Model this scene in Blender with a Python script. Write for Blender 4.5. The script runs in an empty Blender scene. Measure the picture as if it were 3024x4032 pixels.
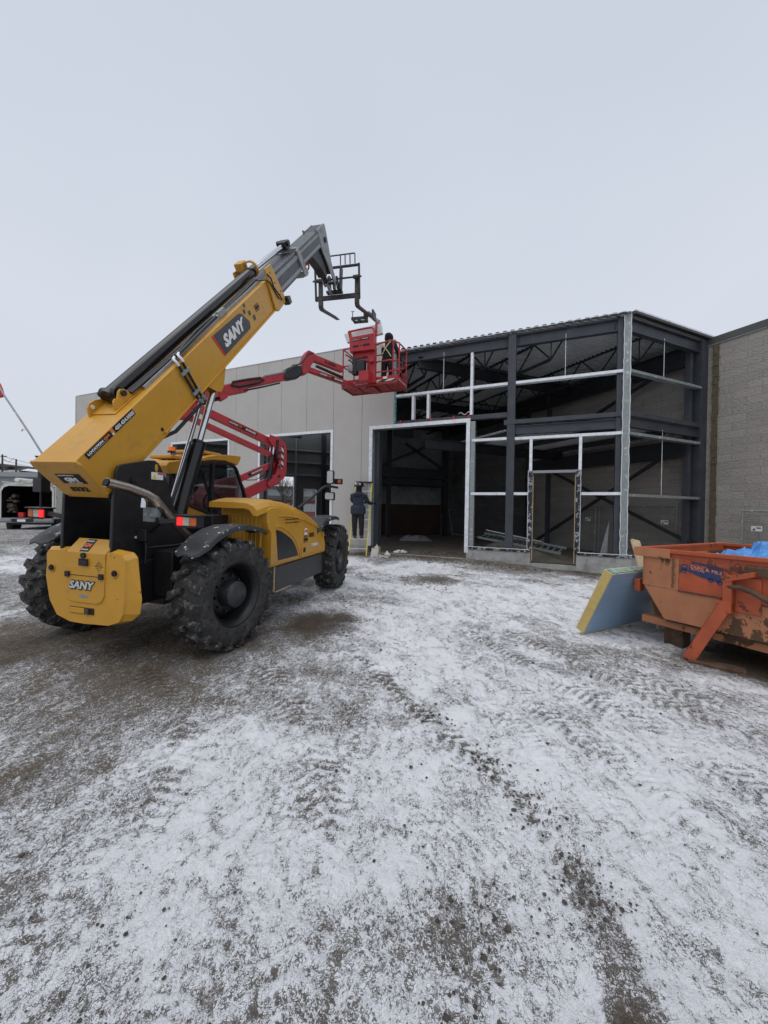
import bpy, bmesh, math, random
import numpy as np
from mathutils import Vector, Matrix, noise
random.seed(7); rng=np.random.default_rng(7)
R=math.radians
sc=bpy.context.scene; col=sc.collection
# ---------------- camera, world, sun, exposure ----------------
cam=bpy.data.cameras.new('camera'); co=bpy.data.objects.new('camera',cam); col.objects.link(co)
cam.sensor_fit='VERTICAL'; cam.sensor_height=36; cam.lens=36*1515/4032
cam.clip_start=.05; cam.clip_end=3000
_pit=-R(.38); _rol=R(1.0)
_f=Vector((0,math.cos(_pit),math.sin(_pit))); _r=Vector((1,0,0)); _u=_r.cross(_f)
_R=math.cos(_rol)*_r+math.sin(_rol)*_u; _U=-math.sin(_rol)*_r+math.cos(_rol)*_u
co.matrix_world=Matrix(((_R.x,_U.x,-_f.x,0),(_R.y,_U.y,-_f.y,0),(_R.z,_U.z,-_f.z,1.65),(0,0,0,1)))
sc.camera=co
w=bpy.data.worlds.new('World'); sc.world=w; w.use_nodes=True
nt=w.node_tree; nt.nodes.clear()
N=nt.nodes.new; Lk=nt.links.new
out=N('ShaderNodeOutputWorld'); sky=N('ShaderNodeTexSky'); sky.sky_type='NISHITA'; sky.sun_disc=False
sky.sun_elevation=R(72); sky.sun_rotation=R(200); sky.dust_density=4; sky.air_density=1
b1=N('ShaderNodeBackground'); b1.inputs[1].default_value=.05; Lk(sky.outputs[0],b1.inputs[0])
tc=N('ShaderNodeTexCoord'); sp=N('ShaderNodeSeparateXYZ'); Lk(tc.outputs['Generated'],sp.inputs[0])
ns=N('ShaderNodeTexNoise'); ns.inputs['Scale'].default_value=2.2; ns.inputs['Detail'].default_value=3; Lk(tc.outputs['Generated'],ns.inputs['Vector'])
ma=N('ShaderNodeMath'); ma.operation='MULTIPLY_ADD'; ma.inputs[1].default_value=.45; Lk(ns.outputs[0],ma.inputs[0]); Lk(sp.outputs['Z'],ma.inputs[2])
cr=N('ShaderNodeValToRGB'); Lk(ma.outputs[0],cr.inputs[0])
e=cr.color_ramp.elements; e[0].position=.22; e[0].color=(.72,.765,.84,1); e[1].position=1.0; e[1].color=(.655,.715,.82,1)
m_=cr.color_ramp.elements.new(.60); m_.color=(.735,.79,.885,1)
b2=N('ShaderNodeBackground'); b2.inputs[1].default_value=.97; Lk(cr.outputs[0],b2.inputs[0])
mx=N('ShaderNodeMixShader'); mx.inputs[0].default_value=.93; Lk(b1.outputs[0],mx.inputs[1]); Lk(b2.outputs[0],mx.inputs[2]); Lk(mx.outputs[0],out.inputs[0])
sl=bpy.data.lights.new('sun','SUN'); sl.energy=1.35; sl.angle=R(60); sl.color=(1,.965,.92)
so=bpy.data.objects.new('sun',sl); col.objects.link(so); so.rotation_euler=(R(18),0,R(-30))
sc.view_settings.view_transform='Standard'; sc.view_settings.look='None'; sc.view_settings.exposure=0; sc.view_settings.gamma=1
# ---------------- helpers ----------------
def lin(c): return tuple(((x/255)/12.92 if x/255<.04045 else ((x/255+.055)/1.055)**2.4) for x in c)+(1,)
def mat(name,c,rough=.6,metal=0,var=.15,scale=8,bump=0,bscale=40,dirt=None,damt=.5,dscale=5,emis=None,spec=.5,aniso=(1,1,1),thr=.55,soft=.1):
    m=bpy.data.materials.new(name); m.use_nodes=True; t=m.node_tree; n=t.nodes; l=t.links
    p=n['Principled BSDF']; p.inputs['Roughness'].default_value=rough; p.inputs['Metallic'].default_value=metal
    p.inputs['Specular IOR Level'].default_value=spec
    c=tuple(c)[:3]
    tcn=n.new('ShaderNodeTexCoord'); mp=n.new('ShaderNodeMapping'); mp.inputs['Scale'].default_value=aniso; l.new(tcn.outputs['Object'],mp.inputs[0])
    no=n.new('ShaderNodeTexNoise'); no.inputs['Scale'].default_value=scale; no.inputs['Detail'].default_value=6; no.inputs['Roughness'].default_value=.65; l.new(mp.outputs[0],no.inputs['Vector'])
    r=n.new('ShaderNodeValToRGB'); l.new(no.outputs[0],r.inputs[0])
    r.color_ramp.elements[0].position=.3; r.color_ramp.elements[1].position=.7
    r.color_ramp.elements[0].color=tuple(x*(1-var) for x in c)+(1,); r.color_ramp.elements[1].color=tuple(min(1,x*(1+var)) for x in c)+(1,)
    cout=r.outputs[0]
    if dirt is not None:
        n2=n.new('ShaderNodeTexNoise'); n2.inputs['Scale'].default_value=dscale; n2.inputs['Detail'].default_value=9; n2.inputs['Roughness'].default_value=.7; l.new(mp.outputs[0],n2.inputs['Vector'])
        mr=n.new('ShaderNodeMapRange'); mr.inputs[1].default_value=thr; mr.inputs[2].default_value=thr+soft; mr.inputs[4].default_value=damt; l.new(n2.outputs[0],mr.inputs[0])
        mxn=n.new('ShaderNodeMix'); mxn.data_type='RGBA'; l.new(mr.outputs[0],mxn.inputs[0]); l.new(cout,mxn.inputs[6]); mxn.inputs[7].default_value=tuple(dirt)[:3]+(1,)
        cout=mxn.outputs[2]
        ra=n.new('ShaderNodeMapRange'); ra.inputs[3].default_value=rough; ra.inputs[4].default_value=min(1,rough+.35); l.new(mr.outputs[0],ra.inputs[0]); l.new(ra.outputs[0],p.inputs['Roughness'])
    l.new(cout,p.inputs['Base Color'])
    if bump:
        nb=n.new('ShaderNodeTexNoise'); nb.inputs['Scale'].default_value=bscale; nb.inputs['Detail'].default_value=5; l.new(mp.outputs[0],nb.inputs['Vector'])
        bn=n.new('ShaderNodeBump'); bn.inputs['Strength'].default_value=bump; bn.inputs['Distance'].default_value=.02; l.new(nb.outputs[0],bn.inputs['Height']); l.new(bn.outputs[0],p.inputs['Normal'])
    if emis: p.inputs['Emission Color'].default_value=tuple(emis[0])+(1,); p.inputs['Emission Strength'].default_value=emis[1]
    return m
class MB:
    def __init__(s): s.v=[];s.f=[];s.m=[];s.sm=[]
    def add(s,vs,fs,mi=0,smooth=False):
        o=len(s.v); s.v+=[tuple(v) for v in vs]
        for f in fs: s.f.append([i+o for i in f]); s.m.append(mi); s.sm.append(smooth)
        return s
    def box(s,x0,x1,y0,y1,z0,z1,mi=0):
        v=[(x,y,z) for z in(z0,z1) for y in(y0,y1) for x in(x0,x1)]
        return s.add(v,[(0,2,3,1),(4,5,7,6),(0,1,5,4),(2,6,7,3),(0,4,6,2),(1,3,7,5)],mi)
    def beam(s,a,b,w,h,mi=0,up=(0,0,1)):
        a=Vector(a);b=Vector(b);d=(b-a).normalized();u=Vector(up)
        if abs(d.dot(u))>.98:u=Vector((0,1,0))
        x=d.cross(u).normalized();u=x.cross(d)
        v=[]
        for p in(a,b):
            for i,j in((-1,-1),(1,-1),(1,1),(-1,1)): v.append(p+x*(w/2*i)+u*(h/2*j))
        return s.add(v,[(3,2,1,0),(4,5,6,7),(0,1,5,4),(1,2,6,5),(2,3,7,6),(3,0,4,7)],mi)
    def ibeam(s,a,b,w,h,tf=.015,tw=.01,mi=0):
        a=Vector(a);b=Vector(b);u=Vector((0,0,1))
        s.beam(a+u*(h/2-tf/2),b+u*(h/2-tf/2),w,tf,mi); s.beam(a-u*(h/2-tf/2),b-u*(h/2-tf/2),w,tf,mi); s.beam(a,b,tw,h-2*tf,mi); return s
    def tube(s,a,b,r,r2=None,n=14,mi=0,cap=True,smooth=True):
        a=Vector(a);b=Vector(b);r2=r if r2 is None else r2;d=(b-a).normalized()
        u=Vector((0,0,1)) if abs(d.z)<.9 else Vector((1,0,0))
        x=d.cross(u).normalized();y=d.cross(x)
        v=[];
        for p,q in((a,r),(b,r2)):
            for i in range(n): t=2*math.pi*i/n; v.append(p+x*(q*math.cos(t))+y*(q*math.sin(t)))
        s.add(v,[(i,(i+1)%n,n+(i+1)%n,n+i) for i in range(n)],mi,smooth)
        if cap: s.add(v,[tuple(range(n-1,-1,-1)),tuple(range(n,2*n))],mi)
        return s
    def path(s,pts,r,n=10,mi=0):
        pts=[Vector(p) for p in pts]; rings=[]; prev=None
        for i,p in enumerate(pts):
            d=((pts[min(i+1,len(pts)-1)]-p).normalized()+(p-pts[max(i-1,0)]).normalized())
            d=d.normalized() if d.length>1e-6 else Vector((0,0,1))
            if prev is None:
                u=Vector((0,0,1)) if abs(d.z)<.9 else Vector((1,0,0)); x=d.cross(u).normalized()
            else: x=(prev-d*prev.dot(d)).normalized()
            prev=x; y=d.cross(x); rr=r[i] if isinstance(r,(list,tuple)) else r
            rings.append([p+x*(rr*math.cos(2*math.pi*k/n))+y*(rr*math.sin(2*math.pi*k/n)) for k in range(n)])
        v=[q for g in rings for q in g]; f=[]
        for i in range(len(pts)-1):
            for k in range(n): f.append((i*n+k,i*n+(k+1)%n,(i+1)*n+(k+1)%n,(i+1)*n+k))
        s.add(v,f,mi,True); s.add(v,[tuple(range(n-1,-1,-1)),tuple(range((len(pts)-1)*n,len(pts)*n))],mi); return s
    def prism(s,pts,ax,lo,hi,mi=0):
        def P(p,d): return {'x':(d,p[0],p[1]),'y':(p[0],d,p[1]),'z':(p[0],p[1],d)}[ax]
        n=len(pts); v=[P(p,lo) for p in pts]+[P(p,hi) for p in pts]
        f=[tuple(range(n)),tuple(range(2*n-1,n-1,-1))]+[(i,n+i,n+(i+1)%n,(i+1)%n) for i in range(n)]
        return s.add(v,f,mi)
    def loft(s,rings,mi=0,smooth=False,cap=True):
        n=len(rings[0]); v=[q for g in rings for q in g]
        s.add(v,[(i*n+k,i*n+(k+1)%n,(i+1)*n+(k+1)%n,(i+1)*n+k) for i in range(len(rings)-1) for k in range(n)],mi,smooth)
        if cap: s.add(v,[tuple(range(n-1,-1,-1)),tuple(range((len(rings)-1)*n,len(rings)*n))],mi)
        return s
    def lathe(s,prof,c,ax='x',n=40,mi=0,a0=0,a1=2*math.pi,smooth=True):
        # prof: list of (axial, radius)
        full=abs(a1-a0-2*math.pi)<1e-6; k=n if full else n+1
        v=[]
        for (h,r) in prof:
            for i in range(k):
                t=a0+(a1-a0)*i/n; q=(math.cos(t)*r,math.sin(t)*r)
                v.append({'x':(c[0]+h,c[1]+q[0],c[2]+q[1]),'y':(c[0]+q[0],c[1]+h,c[2]+q[1]),'z':(c[0]+q[0],c[1]+q[1],c[2]+h)}[ax])
        f=[]
        for j in range(len(prof)-1):
            for i in range(n): i2=(i+1)%k; f.append((j*k+i,j*k+i2,(j+1)*k+i2,(j+1)*k+i))
        return s.add(v,f,mi,smooth)
    def ball(s,c,r,mi=0,n=12,sq=(1,1,1)):
        prof=[(math.cos(math.pi*i/n)*-1,math.sin(math.pi*i/n)) for i in range(n+1)]
        v=[];k=2*n
        for h,q in prof:
            for i in range(k): t=2*math.pi*i/k; v.append((c[0]+q*math.cos(t)*r*sq[0],c[1]+q*math.sin(t)*r*sq[1],c[2]+h*r*sq[2]))
        return s.add(v,[(j*k+i,j*k+(i+1)%k,(j+1)*k+(i+1)%k,(j+1)*k+i) for j in range(n) for i in range(k)],mi,True)
    def build(s,name,mats,parent=None,bevel=0,seg=2,mx=None,label=None,weld=False):
        me=bpy.data.meshes.new(name); me.from_pydata(s.v,[],s.f)
        if not isinstance(mats,(list,tuple)): mats=[mats]
        for m in mats: me.materials.append(m)
        me.polygons.foreach_set('material_index',s.m); me.polygons.foreach_set('use_smooth',s.sm)
        bm=bmesh.new(); bm.from_mesh(me)
        if weld: bmesh.ops.remove_doubles(bm,verts=bm.verts,dist=1e-4)
        bmesh.ops.recalc_face_normals(bm,faces=bm.faces); bm.to_mesh(me); bm.free()
        me.validate(); me.update()
        o=bpy.data.objects.new(name,me); col.objects.link(o)
        if parent: o.parent=parent
        if mx is not None: o.matrix_world=mx
        if bevel:
            b=o.modifiers.new('b','BEVEL'); b.width=bevel; b.segments=seg; b.limit_method='ANGLE'; b.angle_limit=R(35)
        if label: o['label']=label
        return o
def frame(O,th,pit=0,rol=0):
    th,pit,rol=R(th),R(pit),R(rol)
    F=Vector((math.sin(th)*math.cos(pit),math.cos(th)*math.cos(pit),math.sin(pit))); X=Vector((math.cos(th),-math.sin(th),0)); U=X.cross(F)
    X2=math.cos(rol)*X-math.sin(rol)*U; U2=X2.cross(F)
    return Matrix(((X2.x,F.x,U2.x,O[0]),(X2.y,F.y,U2.y,O[1]),(X2.z,F.z,U2.z,O[2]),(0,0,0,1)))
def tag(o,label,cat,group=None,kind=None):
    if label:o['label']=label
    if cat:o['category']=cat
    if group:o['group']=group
    if kind:o['kind']=kind
    return o
def thing(name,label,cat,M=None,group=None,kind=None):
    o=bpy.data.objects.new(name,None); col.objects.link(o); o.empty_display_size=.2
    if M is not None:o.matrix_world=M
    return tag(o,label,cat,group,kind)
def text(name,s,m,parent,P,du,dv,w,h,shear=0,bold=.02,depth=.002,off=.003):
    cu=bpy.data.curves.new(name,'FONT'); cu.body=s; cu.offset=bold; cu.shear=shear; cu.resolution_u=2; cu.extrude=.01
    t=bpy.data.objects.new(name,cu); col.objects.link(t)
    bpy.context.view_layer.update()
    me=bpy.data.meshes.new_from_object(t.evaluated_get(bpy.context.evaluated_depsgraph_get()))
    bpy.data.objects.remove(t)
    co_=np.array([v.co[:] for v in me.vertices]); mn=co_.min(0);mxx=co_.max(0)
    P=Vector(P);du=Vector(du).normalized();dv=Vector(dv).normalized();n=du.cross(dv)
    for v,c in zip(me.vertices,co_):
        v.co=P+du*((c[0]-mn[0])/(mxx[0]-mn[0])*w)+dv*((c[1]-mn[1])/(mxx[1]-mn[1])*h)+n*(off+(c[2]-mn[2])/.02*depth)
    me.materials.clear(); me.materials.append(m); me.update()
    o=bpy.data.objects.new(name,me); col.objects.link(o); o.parent=parent; return o
def copytree(o,parent=None):
    c=o.copy(); col.objects.link(c)
    if parent:c.parent=parent
    for ch in [x for x in bpy.data.objects if x.parent==o]: copytree(ch,c)
    return c
M={}
def dm(k,*a,**kw): M[k]=mat(k,*a,**kw)
dm('yellow',(.56,.285,.030),.36,var=.08,scale=2.5,dirt=(.25,.15,.06),damt=.5,dscale=5,thr=.54,soft=.2,bump=.03,bscale=300)
dm('yellowrust',(.56,.285,.030),.45,var=.06,scale=2.5,dirt=(.10,.045,.02),damt=.85,dscale=5,thr=.655,soft=.02)
dm('black',(.012,.012,.014),.45,var=.3,scale=5,dirt=(.05,.048,.045),damt=.5,dscale=9,thr=.52,soft=.3)
dm('blackgloss',(.008,.008,.01),.18,var=.2)
dm('steelgrey',(.055,.06,.068),.42,var=.4,scale=6,metal=.3,dirt=(.26,.26,.27),damt=.7,dscale=4,thr=.55,soft=.08,aniso=(6,6,.8))
dm('lightgrey',(.27,.275,.285),.5,var=.15,scale=9,dirt=(.1,.1,.1),damt=.5)
dm('carriage',(.03,.031,.034),.5,var=.3,scale=9,dirt=(.12,.1,.085),damt=.6,dscale=8)
dm('chrome',(.62,.63,.65),.12,metal=1,var=.05)
dm('stainless',(.42,.38,.33),.28,metal=1,var=.2,scale=14,dirt=(.13,.10,.07),damt=.6,dscale=10)
dm('rubber',(.030,.029,.028),.8,var=.35,scale=14,dirt=(.10,.095,.09),damt=.75,dscale=11,thr=.5,soft=.22,bump=.5,bscale=60)
dm('lug',(.028,.027,.026),.9,var=.4,scale=12,dirt=(.22,.21,.20),damt=.8,dscale=18,thr=.52,soft=.12,bump=.8,bscale=45)
dm('rim',(.010,.010,.011),.4,var=.3,scale=8)
dm('plastic',(.035,.037,.041),.55,var=.2,scale=9,dirt=(.72,.74,.78),damt=.95,dscale=12,thr=.60,soft=.03)
dm('red',(.42,.022,.030),.42,var=.12,scale=4,dirt=(.12,.02,.02),damt=.4,dscale=7)
dm('reddirty',(.33,.035,.035),.6,var=.25,scale=7,dirt=(.10,.05,.04),damt=.7,dscale=8,thr=.5,soft=.2)
dm('white',(.75,.75,.74),.5,var=.04); dm('whitet',(.85,.85,.85),.5,var=.02)
dm('redt',(.6,.02,.02),.5,var=.05); dm('oranget',(.75,.16,.05),.5,var=.05); dm('dgrey',(.05,.053,.06),.45,var=.05)
dm('blk',(.006,.006,.006),.6,var=.1)
dm('redlamp',(.7,.02,.02),.25,emis=((1,.02,.02),.8),var=.1,scale=60)
dm('amber',(.55,.12,.03),.3,var=.3,scale=60); dm('clearlamp',(.45,.43,.36),.3,var=.3,scale=60)
dm('beacon',(.8,.17,.02),.25,var=.1,emis=((1,.2,.02),.25))
dm('panel',(.47,.45,.42),.55,var=.03,scale=1.2,bump=.05,bscale=260,dirt=(.39,.375,.35),damt=.6,dscale=.8,thr=.45,soft=.3)
dm('galv',(.78,.80,.83),.4,metal=.15,var=.14,scale=9,dirt=(.45,.48,.51),damt=.5,dscale=6)
dm('galvdull',(.27,.30,.30),.5,metal=.3,var=.2,scale=12,dirt=(.6,.63,.62),damt=.7,dscale=7,thr=.58,soft=.05)
dm('primer',(.046,.051,.062),.5,var=.25,scale=3,dirt=(.14,.15,.17),damt=.6,dscale=4,thr=.6,soft=.12)
dm('darksteel',(.02,.022,.028),.6,var=.25,scale=5)
dm('deck',(.62,.64,.66),.5,metal=.1,var=.12,scale=3)
dm('concrete',(.38,.38,.365),.85,var=.18,scale=5,dirt=(.15,.145,.13),damt=.7,dscale=3,thr=.5,soft=.2,bump=.25,bscale=30)
dm('membrane',(.008,.008,.009),.35,var=.2,dirt=(.36,.37,.42),damt=.9,dscale=10,thr=.52,soft=.02)
dm('bead',(.7,.72,.74),.5,var=.1)
dm('wood',(.52,.40,.25),.75,var=.2,scale=5,aniso=(1,1,8)); dm('plywood',(.42,.27,.15),.8,var=.2)
dm('teal',(.15,.34,.33),.4,var=.5,scale=14,dirt=(.6,.6,.55),damt=.6)
dm('wool',(.12,.10,.06),.95,var=.3,scale=14,bump=.6,bscale=60)
dm('coping',(.075,.072,.07),.45,var=.12,scale=2)
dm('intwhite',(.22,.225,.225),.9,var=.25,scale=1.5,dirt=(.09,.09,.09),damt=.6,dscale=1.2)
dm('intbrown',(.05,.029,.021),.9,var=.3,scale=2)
dm('intgrey',(.09,.09,.09),.9,var=.4,scale=2,dirt=(.2,.2,.2),damt=.4,dscale=5,thr=.62,soft=.05)
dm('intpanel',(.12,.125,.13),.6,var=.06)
dm('floor',(.14,.125,.10),.95,var=.35,scale=2.5,bump=.5,bscale=8)
dm('orange',(.42,.11,.04),.5,var=.14,scale=2.2,dirt=(.085,.045,.025),damt=.95,dscale=2.6,thr=.615,soft=.012,bump=.08,bscale=30)
dm('orangepale',(.42,.17,.08),.6,var=.2,scale=2.6,dirt=(.085,.05,.028),damt=.95,dscale=1.7,thr=.575,soft=.015,bump=.1,bscale=30,aniso=(1,1,.7))
dm('orangered',(.40,.08,.028),.5,var=.25,scale=3,dirt=(.09,.042,.025),damt=.9,dscale=2.6,thr=.575,soft=.015)
dm('rust',(.09,.052,.032),.9,var=.5,scale=9,bump=.5,bscale=40)
dm('tarp',(.07,.26,.62),.35,var=.25,scale=8)
dm('navy',(.03,.042,.12),.6,var=.3,scale=40)
dm('bluefilm',(.24,.36,.50),.35,var=.08,scale=3,aniso=(1,1,14)); dm('foam',(.56,.42,.15),.9,var=.12,scale=18,bump=.4,bscale=60)
dm('ladyellow',(.80,.66,.04),.45,var=.1); dm('alu',(.62,.63,.64),.35,metal=.6,var=.1)
dm('jacket',(.022,.029,.052),.85,var=.35,scale=22,bump=.7,bscale=26); dm('pants',(.016,.015,.016),.9,var=.3,scale=20,bump=.7,bscale=24)
dm('boot',(.16,.09,.055),.85,var=.3); dm('darkcloth',(.010,.010,.013),.9,var=.4,scale=20,bump=.6,bscale=26); dm('hardhat',(.010,.010,.011),.22)
dm('skin',(.45,.27,.2),.6); dm('vanwhite',(.62,.62,.57),.45,var=.14,scale=5,dirt=(.12,.11,.10),damt=.6,dscale=5); dm('greypaint',(.10,.11,.12),.4,var=.1)
dm('cardboard',(.55,.53,.50),.8,var=.1); dm('bark',(.09,.075,.06),.95,var=.3)
dm('brick',(.20,.055,.045),.85,var=.15); dm('farwall',(.20,.22,.235),.7,var=.08); dm('whitewall',(.55,.56,.56),.7,var=.08)
dm('stone',(.06,.052,.045),.95,var=.5,scale=20)
dm('oranget2',(.62,.24,.15),.6); dm('cardboard2',(.085,.07,.058),.9,var=.5); dm('strap',(.65,.66,.35),.7); dm('warny',(.75,.55,.03),.5); dm('redhook',(.55,.07,.06),.5); dm('chromelet',(.62,.66,.68),.25,metal=.3)
dm('plasticless',(.030,.030,.032),.4,var=.3,scale=12,dirt=(.10,.10,.10),damt=.4)
dm('forkm',(.06,.052,.043),.6,var=.4,scale=8,dirt=(.14,.12,.09),damt=.6)
dm('sidewin',(.014,.016,.02),.3,var=.5,scale=3,dirt=(.07,.07,.065),damt=.5,dscale=5)
def glass(name,tint,a):
    m=bpy.data.materials.new(name); m.use_nodes=True; t=m.node_tree; n=t.nodes; n.clear()
    o=n.new('ShaderNodeOutputMaterial'); tr=n.new('ShaderNodeBsdfTransparent'); tr.inputs[0].default_value=tint
    g=n.new('ShaderNodeBsdfGlossy'); g.inputs['Roughness'].default_value=.03; g.inputs[0].default_value=(.8,.85,.9,1)
    x=n.new('ShaderNodeMixShader'); x.inputs[0].default_value=a; t.links.new(tr.outputs[0],x.inputs[1]); t.links.new(g.outputs[0],x.inputs[2]); t.links.new(x.outputs[0],o.inputs[0]); M[name]=m
glass('glass',(.62,.66,.66,1),.10); glass('mirror',(.2,.2,.2,1),.85)
def striped():
    m=mat('stripes',(.7,.68,.62),.6,var=.1); t=m.node_tree; n=t.nodes; l=t.links
    tcn=n.new('ShaderNodeTexCoord'); s=n.new('ShaderNodeSeparateXYZ'); l.new(tcn.outputs['Object'],s.inputs[0])
    a=n.new('ShaderNodeMath'); a.operation='ADD'; l.new(s.outputs[0],a.inputs[0]); l.new(s.outputs[2],a.inputs[1])
    a1=n.new('ShaderNodeMath'); a1.operation='ADD'; l.new(a.outputs[0],a1.inputs[0]); l.new(s.outputs[1],a1.inputs[1])
    b=n.new('ShaderNodeMath'); b.operation='MULTIPLY'; b.inputs[1].default_value=6; l.new(a1.outputs[0],b.inputs[0])
    c=n.new('ShaderNodeMath'); c.operation='FRACT'; l.new(b.outputs[0],c.inputs[0])
    d=n.new('ShaderNodeMath'); d.operation='GREATER_THAN'; d.inputs[1].default_value=.5; l.new(c.outputs[0],d.inputs[0])
    x=n.new('ShaderNodeMix'); x.data_type='RGBA'; x.inputs[6].default_value=(.6,.57,.5,1); x.inputs[7].default_value=(.02,.02,.02,1); l.new(d.outputs[0],x.inputs[0]); l.new(x.outputs[2],n['Principled BSDF'].inputs['Base Color'])
    M['stripes']=m
striped()
def blockmat(name,c1,c2,mort,rough_bump):
    # split-face block courses 0.2 x 0.4 m with a tooled joint, in object coordinates (x along wall, z up)
    m=mat(name,c1,.95,var=.2,scale=7); t=m.node_tree; n=t.nodes; l=t.links; p=n['Principled BSDF']
    tcn=n.new('ShaderNodeTexCoord'); s=n.new('ShaderNodeSeparateXYZ'); l.new(tcn.outputs['Object'],s.inputs[0])
    cb=n.new('ShaderNodeCombineXYZ'); l.new(s.outputs[0],cb.inputs[0]); l.new(s.outputs[2],cb.inputs[1])
    br=n.new('ShaderNodeTexBrick'); l.new(cb.outputs[0],br.inputs[0])
    br.inputs['Scale'].default_value=1; br.inputs['Brick Width'].default_value=.61; br.inputs['Row Height'].default_value=.2085; br.inputs['Mortar Size'].default_value=.007; br.inputs['Mortar Smooth'].default_value=.35
    br.inputs['Color1'].default_value=tuple(c1)+(1,); br.inputs['Color2'].default_value=tuple(c2)+(1,); br.inputs['Mortar'].default_value=tuple(mort)+(1,)
    mu=n.new('ShaderNodeTexMusgrave') if hasattr(bpy.types,'ShaderNodeTexMusgrave') else n.new('ShaderNodeTexNoise')
    mu.inputs['Scale'].default_value=24; mu.inputs['Detail'].default_value=6
    mpn=n.new('ShaderNodeMapping'); mpn.inputs['Scale'].default_value=(.6,1,1.5); l.new(tcn.outputs['Object'],mpn.inputs[0]); l.new(mpn.outputs[0],mu.inputs['Vector'])
    mm=n.new('ShaderNodeMix'); mm.data_type='RGBA'; mm.blend_type='MULTIPLY'; mm.inputs[0].default_value=.40; l.new(br.outputs[0],mm.inputs[6])
    rr=n.new('ShaderNodeMapRange'); rr.inputs[1].default_value=.3; rr.inputs[2].default_value=.7; rr.inputs[3].default_value=.55; rr.inputs[4].default_value=1.3; l.new(mu.outputs[0],rr.inputs[0]); l.new(rr.outputs[0],mm.inputs[7]); l.new(mm.outputs[2],p.inputs['Base Color'])
    sub=n.new('ShaderNodeMath'); sub.operation='MULTIPLY_ADD'; sub.inputs[1].default_value=-1.2; l.new(br.outputs['Fac'],sub.inputs[0]); l.new(mu.outputs[0],sub.inputs[2])
    bn=n.new('ShaderNodeBump'); bn.inputs['Strength'].default_value=rough_bump; bn.inputs['Distance'].default_value=.05; l.new(sub.outputs[0],bn.inputs['Height']); l.new(bn.outputs[0],p.inputs['Normal'])
    M[name]=m
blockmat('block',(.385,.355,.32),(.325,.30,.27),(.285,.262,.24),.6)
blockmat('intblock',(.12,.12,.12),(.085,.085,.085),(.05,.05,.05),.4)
# ---------------- ground ----------------
TM=frame((-2.8329,4.7100,.0458),14.2535,.8571,1.2642)
def sm(x,a,b):
    t=np.clip((x-a)/(b-a),0,1); return t*t*(3-2*t)
def gh(x,y):
    """ground height"""
    x=np.asarray(x,float); y=np.asarray(y,float)
    # plane under the telehandler
    n=TM.to_3x3()@Vector((0,0,1)); o=TM.translation
    pl=o.z-(n.x*(x-o.x)+n.y*(y-o.y))/n.z
    cx_,cy_=-2.4,6.3
    d=np.sqrt(((x-cx_)/1.0)**2+((y-cy_)/1.1)**2); wgt=1-sm(d,2.2,4.2)
    base=.09*sm(y,6,9)+.38*sm(-x,7,15)*sm(y,6,14)
    # bank of soil along the foundations
    fx=.9135*(x-6.15)-.4067*(y-9.7); fa=.4067*(x-6.15)+.9135*(y-9.7)
    base=base+.12*np.exp(-(fa/1.0)**2)*sm(-fx,1.2,3.5)*sm(-fx,-.5,1)*(1-sm(-fx,7.3,9))-.06*sm(fx,-1.5,1)*np.exp(-(fa/1.5)**2)
    h=base*(1-wgt)+pl*wgt
    h=h+.25*sm(fa,.12,.45)*sm(-fx,4,4.3)*0
    return h
def seg(x,y,pts):
    d=np.full(np.shape(x),1e9)
    for (x0,y0),(x1,y1) in zip(pts[:-1],pts[1:]):
        vx,vy=x1-x0,y1-y0; t=np.clip(((x-x0)*vx+(y-y0)*vy)/(vx*vx+vy*vy),0,1)
        d=np.minimum(d,np.hypot(x-x0-t*vx,y-y0-t*vy))
    return d
def axis(lo,hi,f0,f1,step,g):
    a=[f0]; s=step
    while a[-1]<f1: a.append(a[-1]+step)
    s=step
    while a[-1]<hi: s*=g; a.append(a[-1]+s)
    b=[f0]; s=step
    while b[-1]>lo: s*=g; b.append(b[-1]-s)
    return np.array(b[:0:-1]+a)
ys=[.75]; 
while ys[-1]<14: ys.append(ys[-1]+max(.012,ys[-1]*.0055))
s_=.08
while ys[-1]<2500: s_*=1.12; ys.append(ys[-1]+s_)
b_=[.75]; s_=.03
while b_[-1]>-60: s_*=1.3; b_.append(b_[-1]-s_)
ys=np.array(b_[:0:-1]+ys); xs=axis(-2500,2500,-4.4,4.6,.019,1.075)
X,Y=np.meshgrid(xs,ys)
def vnoise(X,Y,sc,seed,octv=3,ax=(1,1),ang=0):
    """value noise, vectorised"""
    r_=np.random.default_rng(seed); T=r_.random((256,256)); c,s=math.cos(ang),math.sin(ang)
    U=(X*c+Y*s)*ax[0]*sc; V=(-X*s+Y*c)*ax[1]*sc; o=np.zeros_like(X); a=1; tot=0
    for k in range(octv):
        iu=np.floor(U).astype(np.int64); iv=np.floor(V).astype(np.int64); fu=U-iu; fv=V-iv; fu=fu*fu*(3-2*fu); fv=fv*fv*(3-2*fv)
        g=lambda i,j:T[(iu+i)%256,(iv+j)%256]
        o+=a*((g(0,0)*(1-fu)+g(1,0)*fu)*(1-fv)+(g(0,1)*(1-fu)+g(1,1)*fu)*fv); tot+=a; a*=.5; U=U*2.03+11; V=V*2.03+7
    return o/tot
Hh=gh(X,Y)
near=1-sm(np.hypot(X,Y),11,20)
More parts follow.
